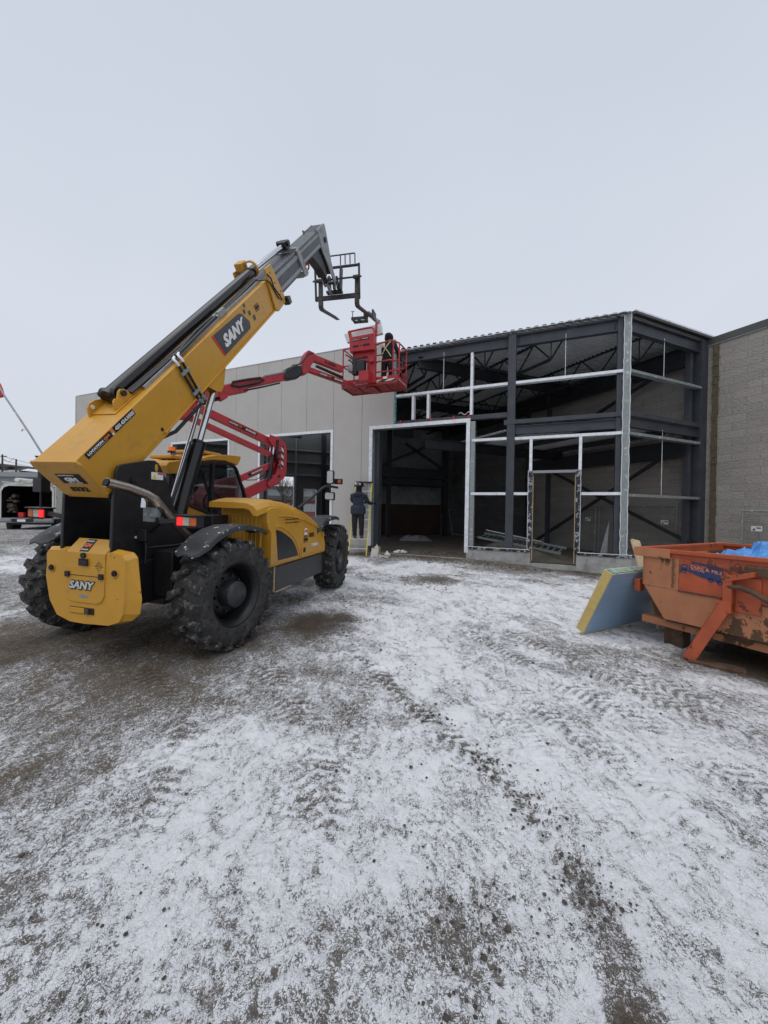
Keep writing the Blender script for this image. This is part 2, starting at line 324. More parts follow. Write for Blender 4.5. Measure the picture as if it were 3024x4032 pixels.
# bareness: 0 snow, 1 bare soil (where wheels and feet have worn the snow away)
n1=vnoise(X,Y,.9,1,4); n2=vnoise(X,Y,2.6,2,3,(1,.55),.9)
bare=.055+.48*(n1-.5)+.42*(n2-.5)
bare+=.23*(1-sm(X+.30*Y,-1.2,1.0))*(1-sm(Y,7.5,10))                 # worn left side
bare+=.26*np.exp(-(((X+2.9)/1.9)**2+((Y-4.3)/1.0)**2))               # round the rear wheels
mudn=vnoise(X,Y,1.9,77,4)-.5; bare+=.62*np.exp(-np.clip(((X+.88)/.50)**2+((Y-5.4)/.50)**2+2.6*mudn,0,9)**1.5)         # bare muddy spot
bare+=.45*np.exp(-(((X-1.15)/.55)**2+((Y-8.6)/.45)**2))
bare+=.20*np.exp(-(((X-.30)/.22)**2+((Y-1.5)/.14)**2))
bare+=.30*np.exp(-(((X+2.15)/.35)**2+((Y-2.25)/.3)**2))
bare+=.12*np.exp(-(((X+.95)/.22)**2+((Y-1.3)/.2)**2))
bare-=.75*np.exp(-(((X-.02)/.22)**2+((Y-1.80)/.15)**2+1.6*(n2-.5))**3)
bare-=.55*np.exp(-(((X+.80)/.42)**2+((Y-1.78)/.13)**2+1.8*(n2-.5))**3)
bare-=.40*np.exp(-(((X+1.0)/.5)**2+((Y-2.6)/.16)**2+1.8*(n2-.5))**3)
bare-=.30*np.exp(-(((X-.55)/.45)**2+((Y-5.0)/1.2)**2))
bare-=.10*np.exp(-(((X-1.5)/1.2)**2+((Y-2.6)/1.1)**2))
bare-=.22*np.exp(-(((X-1.2)/.9)**2+((Y-6.8)/1.0)**2))
def segp(x,y,pts):
    d=np.full(np.shape(x),1e9); sg=np.zeros(np.shape(x)); al=np.zeros(np.shape(x)); L0=0
    for (x0,y0),(x1,y1) in zip(pts[:-1],pts[1:]):
        vx,vy=x1-x0,y1-y0; L=math.hypot(vx,vy); t=np.clip(((x-x0)*vx+(y-y0)*vy)/(L*L),0,1)
        dd=np.hypot(x-x0-t*vx,y-y0-t*vy); k=dd<d; side=((x-x0)*vy-(y-y0)*vx)/L
        d=np.where(k,dd,d); sg=np.where(k,side,sg); al=np.where(k,L0+t*L,al); L0+=L
    return d,sg,al
wig=.05*(vnoise(X,Y,5,5,2)-.5); brk=vnoise(X,Y,3.2,31,3); tread=np.zeros_like(X)
trk=[(.84,.7),(.86,1.25),(.95,1.7),(.84,2.15),(.68,2.52),(.38,3.0),(.05,3.75),(-.35,4.6)]
d_,sg_,al_=segp(X,Y,trk); t1=np.exp(-((d_+wig)/.085)**4)
lugp=(np.sin(2*math.pi*(al_/.105+np.abs(sg_)*5.5+.25*np.sign(sg_)))>-.1).astype(float)
bare+=t1*((.75*(1-sm(Y,1.5,1.95))+.08)*(.4+.6*brk)*.8+.34*lugp*(sm(brk,.38,.56))); tread=np.maximum(tread,t1*lugp*sm(brk,.3,.5))
for pts,wd,am,pit in (([(1.9,1.2),(1.65,2.3),(1.2,3.6),(.6,5.2)],.13,.26,.07),([(2.5,1.6),(2.2,2.6),(1.65,4.1),(1.2,5.2)],.15,.28,.08),([(3.0,2.6),(2.5,3.4),(1.8,5.2),(1.0,7.3)],.15,.26,.09),([(1.45,1.0),(1.38,1.7),(1.15,2.6),(.7,3.8)],.12,.20,.06),([(-.3,1.1),(-.25,2.0),(-.7,3.2),(-1.2,4.0)],.15,.24,.09),([(-1.4,1.0),(-1.2,1.9),(-1.5,2.9),(-2.3,3.8)],.15,.24,.09),([(-.75,.9),(-.55,1.6),(-.2,2.6),(-.1,4.2)],.12,.18,.07),([(.1,1.0),(.40,1.42),(.3,1.6)],.09,.24,.07),([(3.6,1.8),(3.0,3.2),(2.2,4.6)],.16,.22,.09)):
    d2,s2,a2=segp(X,Y,pts); tt=np.exp(-((d2+wig)/wd)**4); lg=(np.sin(2*math.pi*(a2/pit+np.abs(s2)*6))>0).astype(float)*sm(brk,.36,.55)
    bare+=.85*am*tt*lg-.03*tt; tread=np.maximum(tread,tt*lg*.7)
fx=.9135*(X-6.15)-.4067*(Y-9.7); fa=.4067*(X-6.15)+.9135*(Y-9.7)
bare+=.55*np.exp(-((fa+.2)/.55)**2)*(1-sm(-fx,7.5,9))*sm(Y,6,8)
bare+=.9*sm(fa,-.1,.2)*(1-sm(fa,8,9))*(1-sm(np.abs(fx+8),15,16))
DM=frame((3.31,5.05,0),62); Di=DM.inverted()
dx=np.array(Di)[0,0]*(X-3.31)+np.array(Di)[0,1]*(Y-5.05); dy=np.array(Di)[1,0]*(X-3.31)+np.array(Di)[1,1]*(Y-5.05)
wetd=np.exp(-((np.clip(np.maximum(-dy+.05,0),0,9)/.22)**2))*sm(dx,.35,.9); bare+=.75*wetd*(1-sm(dx,2.5,3))
# wheel ruts of the telehandler
tm=np.array(TM.inverted()); lx=tm[0,0]*(X+2.8329)+tm[0,1]*(Y-4.71); ly=tm[1,0]*(X+2.8329)+tm[1,1]*(Y-4.71)
bare+=.14*np.exp(-((np.abs(lx)-1)/.4)**4)*np.exp(-((ly-.3)/1.9)**4)
und=np.exp(-(lx/1.2)**4)*np.exp(-((ly-1.6)/2.2)**6); bare+=.10*und
wet=np.exp(-np.clip(((X+.88)/.48)**2+((Y-5.4)/.48)**2+2.6*mudn,0,9)**1.5)*.9*(.6+.8*vnoise(X,Y,14,78,3))+.35*t1*(1-sm(Y,1.6,1.9))*vnoise(X,Y,5,33,2)+wetd*.8
bare=np.clip(bare,0,1.2); bare=bare*near+(.30+.3*(n1-.5))*(1-near)
fine=vnoise(X,Y,22,9,2)-.5; mid=vnoise(X,Y,7,10,3)-.5; lug=vnoise(X,Y,17,12,2,(1,.6),-.4)
lump=vnoise(X,Y,11,41,3,(1,.6),.8); Hh=Hh+near*(.024*mid+.012*fine+.014*(lump-.5)+.012*(.5-bare)*0-.010*tread+.010*(n1-.5))
rub=np.exp(-(((X-1.15)/.5)**2+((Y-8.6)/.4)**2)); Hh+=.05*rub*vnoise(X,Y,9,14,3)
Hh+=near*.05*np.exp(-((fa+.25)/.4)**2)*(1-sm(-fx,7.5,9))*vnoise(X,Y,6,15,3)*sm(Y,6,8)
nx,ny=len(xs),len(ys)
V=np.stack([X,Y,Hh],-1).reshape(-1,3)
idx=np.arange(nx*ny).reshape(ny,nx); F=np.stack([idx[:-1,:-1],idx[:-1,1:],idx[1:,1:],idx[1:,:-1]],-1).reshape(-1,4)
me=bpy.data.meshes.new('ground'); me.vertices.add(len(V)); me.vertices.foreach_set('co',V.ravel())
me.loops.add(F.size); me.loops.foreach_set('vertex_index',F.ravel()); me.polygons.add(len(F)); me.polygons.foreach_set('loop_start',np.arange(0,F.size,4)); me.polygons.foreach_set('loop_total',np.full(len(F),4))
me.update(); me.validate()
for nm,arr in(('bare',bare),('wet',wet)):
    a=me.attributes.new(nm,'FLOAT','POINT'); a.data.foreach_set('value',arr.ravel().astype(np.float32))
me.polygons.foreach_set('use_smooth',np.ones(len(F),bool))
go=bpy.data.objects.new('ground',me); col.objects.link(go); tag(go,'snow dusted dirt and gravel yard with tyre tracks',None,kind='structure')
gm=bpy.data.materials.new('snowy_dirt'); gm.use_nodes=True; t=gm.node_tree; n=t.nodes; l=t.links; p=n['Principled BSDF']; me.materials.append(gm)
tcn=n.new('ShaderNodeTexCoord')
def NZ(scale,det,rough=.6,sc3=(1,1,1),rot=0,dist=0):
    mp=n.new('ShaderNodeMapping'); mp.inputs['Scale'].default_value=sc3; mp.inputs['Rotation'].default_value=(0,0,rot); l.new(tcn.outputs['Object'],mp.inputs[0])
    q=n.new('ShaderNodeTexNoise'); q.inputs['Scale'].default_value=scale; q.inputs['Detail'].default_value=det; q.inputs['Roughness'].default_value=rough; q.inputs['Distortion'].default_value=dist; l.new(mp.outputs[0],q.inputs['Vector']); return q.outputs[0]
def MT(op,a,b=None,c=None,clamp=False):
    q=n.new('ShaderNodeMath'); q.operation=op; q.use_clamp=clamp
    for i,v in enumerate((a,b,c)):
        if v is None: continue
        if isinstance(v,(int,float)): q.inputs[i].default_value=v
        else: l.new(v,q.inputs[i])
    return q.outputs[0]
at=n.new('ShaderNodeAttribute'); at.attribute_name='bare'; aw=n.new('ShaderNodeAttribute'); aw.attribute_name='wet'
A=NZ(2.6,7,.66,(1,.6,1),.9,.5); B2=NZ(8,6,.66,(1,.62,1),1.2,1.2); C2=NZ(30,7,.72,(1,.85,1),1.2,.8); D2=NZ(105,5,.75,(1,.8,1))
def CN(x,k): return MT('MULTIPLY',MT('SUBTRACT',x,.5),k)
vo=n.new('ShaderNodeTexVoronoi'); vo.feature='DISTANCE_TO_EDGE'; vo.inputs['Scale'].default_value=20; vmp=n.new('ShaderNodeMapping'); vmp.inputs['Scale'].default_value=(1,.6,1); vmp.inputs['Rotation'].default_value=(0,0,.8)
wn=n.new('ShaderNodeTexNoise'); wn.inputs['Scale'].default_value=12; wn.inputs['Detail'].default_value=4; l.new(tcn.outputs['Object'],wn.inputs['Vector'])
va=n.new('ShaderNodeVectorMath'); va.operation='MULTIPLY_ADD'; va.inputs[1].default_value=(.12,.12,0); l.new(wn.outputs['Color'],va.inputs[0]); l.new(tcn.outputs['Object'],va.inputs[2]); l.new(va.outputs[0],vmp.inputs[0]); l.new(vmp.outputs[0],vo.inputs['Vector'])
def MR(x,a,b,c=0,d=1,sm_=True):
    q=n.new('ShaderNodeMapRange'); q.interpolation_type='SMOOTHSTEP' if sm_ else 'LINEAR'
    q.inputs[1].default_value=a;q.inputs[2].default_value=b;q.inputs[3].default_value=c;q.inputs[4].default_value=d; l.new(x,q.inputs[0]); return q.outputs[0]
rg=NZ(6.5,4,.55,(1,.55,1),.7,1.5); ridge=MT('ABSOLUTE',MT('SUBTRACT',rg,.5)); ridge=MR(ridge,.0,.022,1,0)   # thin drifts caught on ruts
rg2=NZ(17,3,.6,(1,.5,1),.9,1.2); ridge2=MR(MT('ABSOLUTE',MT('SUBTRACT',rg2,.5)),.0,.018,1,0)
v=MT('ADD',at.outputs['Fac'],CN(A,.55)); v=MT('ADD',v,CN(B2,.95)); v=MT('ADD',v,CN(C2,1.1))
gate=MR(A,.42,.56)
v=MT('SUBTRACT',v,MT('MULTIPLY',MT('MULTIPLY',ridge,gate),.30))
# dark squiggles where wheels and wind have opened the thin snow; they widen as the cover gets poorer
def worm(sc,w,dist,rot,sx):
    q=NZ(sc,2,.5,(1,sx,1),rot,dist); x=MT('ABSOLUTE',MT('SUBTRACT',q,.5)); wd=MT('MULTIPLY_ADD',MT('MAXIMUM',v,0),w,-.004)
    return MR(MT('SUBTRACT',x,wd),-.006,.014,1,0)
w1=worm(40,.13,1.0,.8,.95); w2=worm(78,.14,.6,.3,1.0); w3=worm(17,.09,1.6,.6,.85)
sp1=MR(MT('ADD',D2,MT('MULTIPLY',v,.30)),.66,.76,0,1)
dk=MT('MAXIMUM',MT('MAXIMUM',w1,w2),MT('MAXIMUM',MT('MULTIPLY',w3,.8),sp1)); dk=MT('MULTIPLY',dk,MR(v,-.22,.22,.15,1))
soil=MR(v,.62,.86)
dk=MT('MULTIPLY',dk,.88)
cs=n.new('ShaderNodeValToRGB'); l.new(D2,cs.inputs[0]); cs.color_ramp.elements[0].color=(.022,.018,.014,1); cs.color_ramp.elements[0].position=.38; cs.color_ramp.elements[1].color=(.18,.14,.10,1); cs.color_ramp.elements[1].position=.66
cx2=n.new('ShaderNodeMix'); cx2.data_type='RGBA'; cx2.blend_type='MULTIPLY'; cx2.inputs[0].default_value=.5; l.new(cs.outputs[0],cx2.inputs[6]); cr2=n.new('ShaderNodeValToRGB'); l.new(B2,cr2.inputs[0]); cr2.color_ramp.elements[0].color=(.55,.48,.42,1); cr2.color_ramp.elements[0].position=.35; cr2.color_ramp.elements[1].color=(1,1,1,1); cr2.color_ramp.elements[1].position=.6; l.new(cr2.outputs[0],cx2.inputs[7])
hue=n.new('ShaderNodeMix'); hue.data_type='RGBA'; l.new(MR(MT('ADD',A,MT('MULTIPLY',at.outputs['Fac'],.35)),.52,.78),hue.inputs[0]); hue.inputs[6].default_value=(.66,.665,.68,1); hue.inputs[7].default_value=(.50,.445,.37,1)
snow=n.new('ShaderNodeMix'); snow.data_type='RGBA'; l.new(MR(MT('ADD',v,CN(D2,.8)),.12,.55),snow.inputs[0]); snow.inputs[6].default_value=(.90,.91,.94,1); l.new(hue.outputs[2],snow.inputs[7])
fin0=n.new('ShaderNodeMix'); fin0.data_type='RGBA'; l.new(dk,fin0.inputs[0]); l.new(snow.outputs[2],fin0.inputs[6]); l.new(cx2.outputs[2],fin0.inputs[7])
fin=n.new('ShaderNodeMix'); fin.data_type='RGBA'; l.new(soil,fin.inputs[0]); l.new(fin0.outputs[2],fin.inputs[6]); l.new(cx2.outputs[2],fin.inputs[7])
wm=n.new('ShaderNodeMix'); wm.data_type='RGBA'; l.new(MT('MULTIPLY',aw.outputs['Fac'],.75,clamp=True),wm.inputs[0]); l.new(fin.outputs[2],wm.inputs[6])
wcol=n.new('ShaderNodeMix'); wcol.data_type='RGBA'; wcol.blend_type='MULTIPLY'; wcol.inputs[0].default_value=1; l.new(cs.outputs[0],wcol.inputs[6]); wcol.inputs[7].default_value=(.75,.72,.70,1); l.new(wcol.outputs[2],wm.inputs[7])
v=MT('MULTIPLY_ADD',dk,.5,v)
l.new(wm.outputs[2],p.inputs['Base Color'])
l.new(MR(MT('ADD',aw.outputs['Fac'],0),0,1,.88,.45),p.inputs['Roughness']); p.inputs['Specular IOR Level'].default_value=.25
hgt=MT('MULTIPLY_ADD',v,-1.0,MT('MULTIPLY',D2,.7)); bn=n.new('ShaderNodeBump'); bn.inputs['Strength'].default_value=.9; bn.inputs['Distance'].default_value=.02; l.new(hgt,bn.inputs['Height']); l.new(bn.outputs[0],p.inputs['Normal'])
# loose clods and stones
def ghs(x,y): return float(gh(np.array([x]),np.array([y]))[0])
mb=MB()
def clod(x,y,r):
    z=ghs(x,y); vs=[];fs=[]
    ico=[(0,0,1),(.89,0,.45),(.28,.85,.45),(-.72,.53,.45),(-.72,-.53,.45),(.28,-.85,.45),(.72,.53,-.45),(-.28,.85,-.45),(-.89,0,-.45),(-.28,-.85,-.45),(.72,-.53,-.45),(0,0,-1)]
    q=[(x+a*r*random.uniform(.6,1.3),y+b*r*random.uniform(.6,1.3),z+.004+c*r*random.uniform(.35,.75)) for a,b,c in ico]
    mb.add(q,[(0,1,2),(0,2,3),(0,3,4),(0,4,5),(0,5,1),(1,6,2),(2,7,3),(3,8,4),(4,9,5),(5,10,1),(2,6,7),(3,7,8),(4,8,9),(5,9,10),(1,10,6),(11,7,6),(11,8,7),(11,9,8),(11,10,9),(11,6,10)])
clus=[(.84,2.15,.12,90),(.68,2.5,.1,70),(.92,1.65,.1,110),(.35,1.5,.18,120),(.38,3.0,.12,50),(1.15,8.6,.45,260),(-.85,5.4,.5,60),(0,4.6,.5,30),(-.9,1.35,.2,60),(-1.6,2.3,.7,40),(0,2.6,.8,20),(1.6,2.6,.6,20),(.2,3.6,.5,60),(-.3,6.3,.5,40),(2.0,4.0,.9,50)]
for cx_,cy_,s_,k in clus:
    for i in range(k):
        r=abs(random.gauss(0,1))*.0035+.0018; clod(cx_+random.gauss(0,s_)*.8,max(.8,cy_+random.gauss(0,s_)*.9),r*(1+.15*cy_))
for i in range(260):
    tt=random.uniform(.3,8.5); B0=Vector((6.15,9.7)); p_=B0+Vector((-.9135,.4067))*tt+Vector((.4067,.9135))*random.gauss(-.25,.25); clod(p_.x,p_.y,random.uniform(.015,.05))
tag(mb.build('loose_stones',M['stone']),'dark clods and pebbles scattered over the snowy yard','stones',kind='stuff')
# ---------------- buildings ----------------
BM_=frame((6.15,9.7,0),24.); RM=frame((6.15,9.7,0),-23.7); E2=RM@Vector((3.3,0,0)); WM=frame((E2.x,E2.y,0),66.3); KM=frame((4.03,22.75,0),-23.7)
bld=thing('unfinished_building','half clad steel frame building with grey wall panels left and open girts right','building',BM_)
iB=BM_.inverted()
def conv(Mx): 
    T_=iB@Mx
    def f(x,y,z): return tuple(T_@Vector((x,y,z)))
    return f
rW=conv(WM); rR=conv(RM); rK=conv(KM)
def xf(mb,f): mb.v=[f(*v) for v in mb.v]; return mb
def part(mb,name,m,bevel=0,parent=bld,label=None): return mb.build(name,m,parent,bevel,label=label)
# clad wall panels
J=[-6.45,-7.59,-8.70,-9.81,-10.925,-12.03,-13.13,-14.24,-15.35,-16.46,-17.65,-18.76,-19.87,-20.98,-22.09,-23.2,-23.72]
T0=.12
def panelcol(x1,x0,holes,zb):
    m=MB(); g=.0045
    segs=[(x0+g,x1-g,zb,7.06)]
    for (h0,h1,ht) in holes:
        ns=[]
        for (a,b,z0,z1) in segs:
            if h1<=a or h0>=b: ns.append((a,b,z0,z1)); continue
            if a<h0: ns.append((a,h0,z0,z1))
            if b>h1: ns.append((h1,b,z0,z1))
            ns.append((max(a,h0),min(b,h1),ht,z1))
        segs=ns
    for a,b,z0,z1 in segs: m.box(a,b,0,T0,z0,z1)
    return m
H3=(-7.30,-4.0,4.38); H2=(-11.98,-8.69,4.36); H1=(-16.77,-13.42,4.36)
for a,b in zip(J[:-1],J[1:]): part(panelcol(a,b,[H1,H2,H3],.45),'wall_panel',M['panel'],.004)
mb=MB(); mb.box(-23.72,-6.46,.012,.09,.46,7.04)
# dark joint backing stops short of openings
mb=MB()
for a,b,z0 in ((-23.72,-16.79,.46),(-13.40,-12.0,.46),(-8.67,-7.32,.46),(-16.79,-13.40,4.39),(-12.0,-8.67,4.39),(-7.32,-6.46,4.41)): mb.box(a,b,.02,.10,z0,7.04)
part(mb,'joint_seal',M['darksteel'])
mb=MB().box(-23.74,-6.44,-.012,.16,7.062,7.085); part(mb,'parapet_flashing',M['panel'])
mb=MB().box(-23.84,-23.73,0,1.3,.3,7.06); part(mb,'end_wall',M['panel'])
mb=MB().box(-6.445,-6.40,-.008,.10,4.40,6.98); part(mb,'panel_edge_tape',M['teal'])
# foundations
def stem(x0,x1,z0,z1,d0=-.02,d1=.28): part(MB().box(x0,x1,d0,d1,z0,z1),'foundation_wall',M['concrete'],.012)
stem(-4.06,-2.28,-.2,.53); stem(-1.15,.10,-.3,.54)
for a,b in ((-23.7,-16.8),(-13.4,-12.0),(-8.66,-7.32)): stem(a,b,-.2,.45,.0,.25)
m=MB().box(.16,3.45,-.02,.28,-.3,.54); xf(m,rR); part(m,'foundation_wall',M['concrete'],.012)
m=MB().box(-2.28,-1.15,.0,.28,-.2,.24); part(m,'door_sill',M['concrete'])
m=MB().box(-7.3,-4.06,.0,.25,-.2,.235); part(m,'door_sill',M['concrete'])
for x0,x1 in((-4.0,-2.30),(-1.13,.10)):
    part(MB().box(x0,x1,-.045,.25,.533,.60),'sill_membrane',M['membrane'])
    pts=[(x0+(x1-x0)*i/30,-.05,.605+.008*random.uniform(-1,1)) for i in range(31)]; part(MB().path(pts,.010,6),'sealant_bead',M['bead'])
m=MB().box(.1,3.3,-.04,.25,.543,.60); xf(m,rR); part(m,'sill_membrane',M['membrane'])
# columns and beams
part(MB().box(-2.965,-2.755,-.03,.14,.60,6.70),'column',M['primer'],.004,label='dark primed steel column between the two open bays')
part(MB().box(-.30,-.16,.03,.2,.60,6.70),'column',M['primer'],.004)
m=MB().box(-.16,-.02,-.03,.02,.60,6.72); m.box(-.16,-.145,.02,.14,.6,6.72); part(m,'corner_post',M['galvdull'],.003)
for xx in(-.165,-.015):
    part(MB().path([(xx+random.uniform(-.008,.008),-.035,.6+6.12*i/60) for i in range(61)],.011,6),'sealant_bead',M['bead'])
m=MB().box(3.0,3.3,-.02,.25,.55,6.6); xf(m,rR); part(m,'column',M['primer'],.004)
def ib(a,b,w_,h_,f=None,name='beam'):
    m=MB().ibeam(a,b,w_,h_,.016,.012)
    if f: xf(m,f)
    part(m,name,M['primer'])
ib((-6.35,.08,6.455),(-2.97,.08,6.455),.16,.30); ib((-2.75,.08,6.455),(-.3,.08,6.455),.16,.30); ib((-.05,.1,6.42),(3.0,.1,6.42),.16,.33,rR)
for x0,x1,f in((-6.35,-2.97,None),(-2.75,-.3,None)):
    m=MB()
    for xx in(x0+.06,x1-.06):
        for zz in(6.40,6.46,6.52): m.tube((xx,.066,zz),(xx,.045,zz),.014,n=6)
    part(m,'bolt',M['darksteel'])
part(MB().box(-6.38,-2.97,-.01,.15,4.33,4.46),'beam',M['primer'],.004); part(MB().box(-2.75,-.16,-.01,.15,4.12,4.235),'beam',M['primer'],.004)
m=MB().box(0,3.45,-.01,.15,4.12,4.24); xf(m,rR); part(m,'beam',M['primer'],.004)
m=MB().box(-3.05,-2.72,-.04,.16,4.10,4.24); part(m,'beam_bracket',M['primer'],.004)
ib((-2.75,.06,3.94),(-.3,.06,3.94),.12,.24); ib((.0,.07,3.98),(3.1,.07,3.98),.12,.26,rR)
# galvanised girts
def girt(x0,x1,z,h=.074,f=None,d0=-.02,d1=.14):
    m=MB().box(x0,x1,d0,d0+.004,z-h/2,z+h/2); m.box(x0,x1,d0+.004,d1,z+h/2-.004,z+h/2).box(x0,x1,d0+.004,d1,z-h/2,z-h/2+.004)
    if f: xf(m,f)
    part(m,'girt',M['galv'] if not f else M['galvdull'],0)
girt(-6.38,-4.02,5.27); girt(-3.95,-2.97,5.27); girt(-2.75,-.165,5.27)
girt(-3.95,-2.97,3.72); girt(-2.75,-.165,3.70); girt(-3.95,-2.97,2.157,.075); girt(-2.75,-2.36,2.157,.075); girt(-1.06,-.165,2.157,.075)
for z in(5.25,3.68,2.12): girt(-.02,3.4,z,.07,rR)
def stud(x,z0,z1,w_=.074,d0=-.022,d1=.14,m_='galv'):
    m=MB().box(x-w_/2,x+w_/2,d0,d0+.004,z0,z1).box(x+w_/2-.004,x+w_/2,d0+.004,d1,z0,z1).box(x-w_/2,x-w_/2+.004,d0+.004,d0+.03,z0,z1); part(m,'stud',M[m_])
stud(-3.985,4.47,6.29); stud(-5.80,4.47,5.22); stud(-5.31,4.47,5.22); stud(-2.32,2.78,3.66); stud(-1.10,2.78,3.66)
for x,z0,z1,f in((-4.85,5.3,6.45,None),(-1.5,5.3,6.45,None),(1.4,5.28,6.35,rR),(1.4,2.15,3.9,rR)):
    m=MB().tube((x,.05,z0),(x,.05,z1),.008,n=6)
    if f: xf(m,f)
    part(m,'sag_rod',M['galv'])
# overhead door frames (galvanised)
def dframe(x0,x1,zt,zb,w_=.10,deep=.22,zb2=None):
    m=MB(); m.box(x0-.0,x0+w_,-.025,-.005,zb,zt-w_); m.box(x1-w_,x1,-.025,-.005,zb2 or zb,zt-w_); m.box(x0,x1,-.025,-.005,zt-w_,zt)
    part(m,'door_frame',M['galv'],.003)
    m=MB(); m.box(x0+w_-.015,x0+w_,-.004,deep,zb,zt-w_-.003); m.box(x1-w_,x1-w_+.015,-.004,deep,zb2 or zb,zt-w_-.003); m.box(x0+w_,x1-w_,-.004,deep,zt-w_,zt-w_+.015)
    part(m,'door_jamb_lining',M['galvdull'])
dframe(-7.30,-4.0,4.375,.45,.115,zb2=.42); dframe(-11.98,-8.69,4.36,.45,.09); dframe(-16.77,-13.42,4.36,.45,.09)
m=MB().box(-3.99,-3.86,.0,.16,.6,4.28); part(m,'column',M['galvdull'],.003)
m=MB().box(-7.18,-7.02,.18,.42,.3,6.3); part(m,'column',M['primer'],.003)
for xx in(-6.2,-5.2,-4.5,-4.06):
    part(MB().box(xx-.02,xx+.02,-.032,-.012,4.385,4.48),'clip',M['redt'])
m=MB()
for k in range(7):
    a=(-4.35+.05*k,-.04,4.52+.04*math.sin(k*1.3)); b=(-4.35+.05*(k+1),-.04,4.52+.04*math.sin((k+1)*1.3)); m.tube(a,b,.008,n=5)
part(m,'loose_wire',M['white'])
# person door opening: membrane wrapped jambs, wood strips, head
for xx in(-2.315,-1.135):
    part(MB().box(xx-.055,xx+.055,-.045,.12,.62,2.76),'door_wrap',M['membrane'])
    xw=xx+(.068 if xx<-2 else -.068)
    part(MB().box(xw-.007,xw+.007,-.03,.1,.30,2.66),'door_batten',M['wood'])
    xb=xx-(.057 if xx<-2 else -.057)
    part(MB().path([(xb+random.uniform(-.006,.006),-.05,.60+2.2*i/30) for i in range(31)],.008,6),'sealant_bead',M['bead'])
m=MB().box(-2.36,-1.07,-.03,.12,2.72,2.79); part(m,'door_head',M['lightgrey'])
# roof deck: trapezoidal ribs run parallel to the return wall, clipped at the facade
ev=Vector((.9157,.402)); vv=Vector((-.402,.9157)); 
def loc(s,v,z): # s along e, v along wall direction from the corner (world xy) -> building local
    p=Vector((6.15,9.7))+ev*s+vv*v; return tuple(iB@Vector((p.x,p.y,z)))
def deckmesh(v0,v1,zlo,dz,clip,s1,pitch=.152,over=.10):
    m=MB(); v=v0; z0,z1=zlo,zlo+dz
    prof=[(0,z0),(.055,z0),(.070,z1),(.137,z1),(.152,z0)]
    while v<v1:
        for (p,za),(q,zb_) in zip(prof[:-1],prof[1:]):
            a,b=v+p,v+q
            sa=clip(a);sb=clip(b)
            m.add([loc(sa,a,za),loc(s1,a,za),loc(s1,b,zb_),loc(sb,b,zb_)],[(0,1,2,3)])
            m.add([loc(sa,a,za+.004),loc(s1,a,za+.004),loc(s1,b,zb_+.004),loc(sb,b,zb_+.004)],[(3,2,1,0)])
        v+=pitch
    return m
part(deckmesh(-.02,17.4,6.655,.070,lambda v:-.673/.74*v-(.10 if v<4.72 else -.25),3.42),'roof_deck',M['deck'])
part(deckmesh(.15,4.8,4.03,.05,lambda v:max(-.673/.74*v+.15,-1.7),3.2),'floor_deck',M['deck'])
m=MB(); m.v=[]; 
tp=[loc(-.673/.74*v-.12,v,z) for v,z in((0,6.73),(17.4,6.73))]
part(MB().prism([(-6.4,6.635),(-6.4,6.655),(-.02,6.70),(-.02,6.68)],'y',-.075,-.02),'eave_angle',M['galvdull'])
pts=[(-6.4+6.3*i/50,-.08,6.675+.045*i/50+random.uniform(-.008,.008)) for i in range(51)]; part(MB().path(pts,.010,6),'sealant_bead',M['bead'])
m=MB().box(-.0,3.42,-.10,.02,6.655,6.735); xf(m,rR); part(m,'roof_edge',M['coping'])
m=MB().box(-.02,3.42,-.115,-.10,6.70,6.74); xf(m,rR); part(m,'eave_angle',M['galv'])
m=MB(); v=-.02; zz0,zz1=6.685,6.727
while v<4.6:
    for (p,za),(q,zb_) in zip([(0,zz0),(.055,zz0),(.070,zz1+.012),(.137,zz1+.012)],[(.055,zz0),(.070,zz1+.012),(.137,zz1+.012),(.152,zz0)]):
        a_,b2_=v+p,v+q; m.add([loc(-.673/.74*a_-.112,a_,6.665),loc(-.673/.74*b2_-.112,b2_,6.665),loc(-.673/.74*b2_-.112,b2_,zb_),loc(-.673/.74*a_-.112,a_,za)],[(0,1,2,3)])
    v+=.152
m.build('rib_closure_strip',M['blk'],bld,weld=True)
# unseen board added above the deck to keep sky light out between ribs
m=MB(); m.add([loc(-.05,0,6.728),loc(3.32,0,6.728),loc(3.32,17.4,6.728),loc(-.673/.74*17.4+.3,17.4,6.728),loc(-.05,0,6.732),loc(3.32,0,6.732),loc(3.32,17.4,6.732),loc(-.673/.74*17.4+.3,17.4,6.732)],[(0,1,2,3),(7,6,5,4),(0,4,5,1),(1,5,6,2),(2,6,7,3),(3,7,4,0)]); part(m,'sky_block_board',M['darksteel'])
# open web joists
def joist(s,v0,v1,zt=6.66,zb=6.0,n=None):
    m=MB(); m.beam(loc(s,v0,zt),loc(s,v1,zt),.10,.06); m.beam(loc(s,v0+.7,zb),loc(s,v1,zb),.09,.06)
    n=max(3,int((v1-v0)/.62)); 
    for i in range(n):
        a=v0+(v1-v0)*i/n; b=v0+(v1-v0)*(i+1)/n; q=(zt,zb) if i%2==0 else (zb,zt)
        m.beam(loc(s,a,q[0]),loc(s,b,q[1]),.035,.035)
        if i%2==1 and i%4==1: m.beam(loc(s,a,zb),loc(s,a,zt),.028,.028)
    part(m,'roof_joist',M['darksteel'])
for t in(1.25,3.1,5.0,6.9,8.8,10.7,12.6,14.6,16.6,18.6,20.6,22.4): joist(-.673*t,.74*t+.18,12.85 if t<14 else 17.2)
joist(1.5,.15,12.8)
m=MB().ibeam(loc(2.75,.3,6.15),loc(2.75,12.8,6.15),.2,.55); part(m,'girder',M['darksteel'])
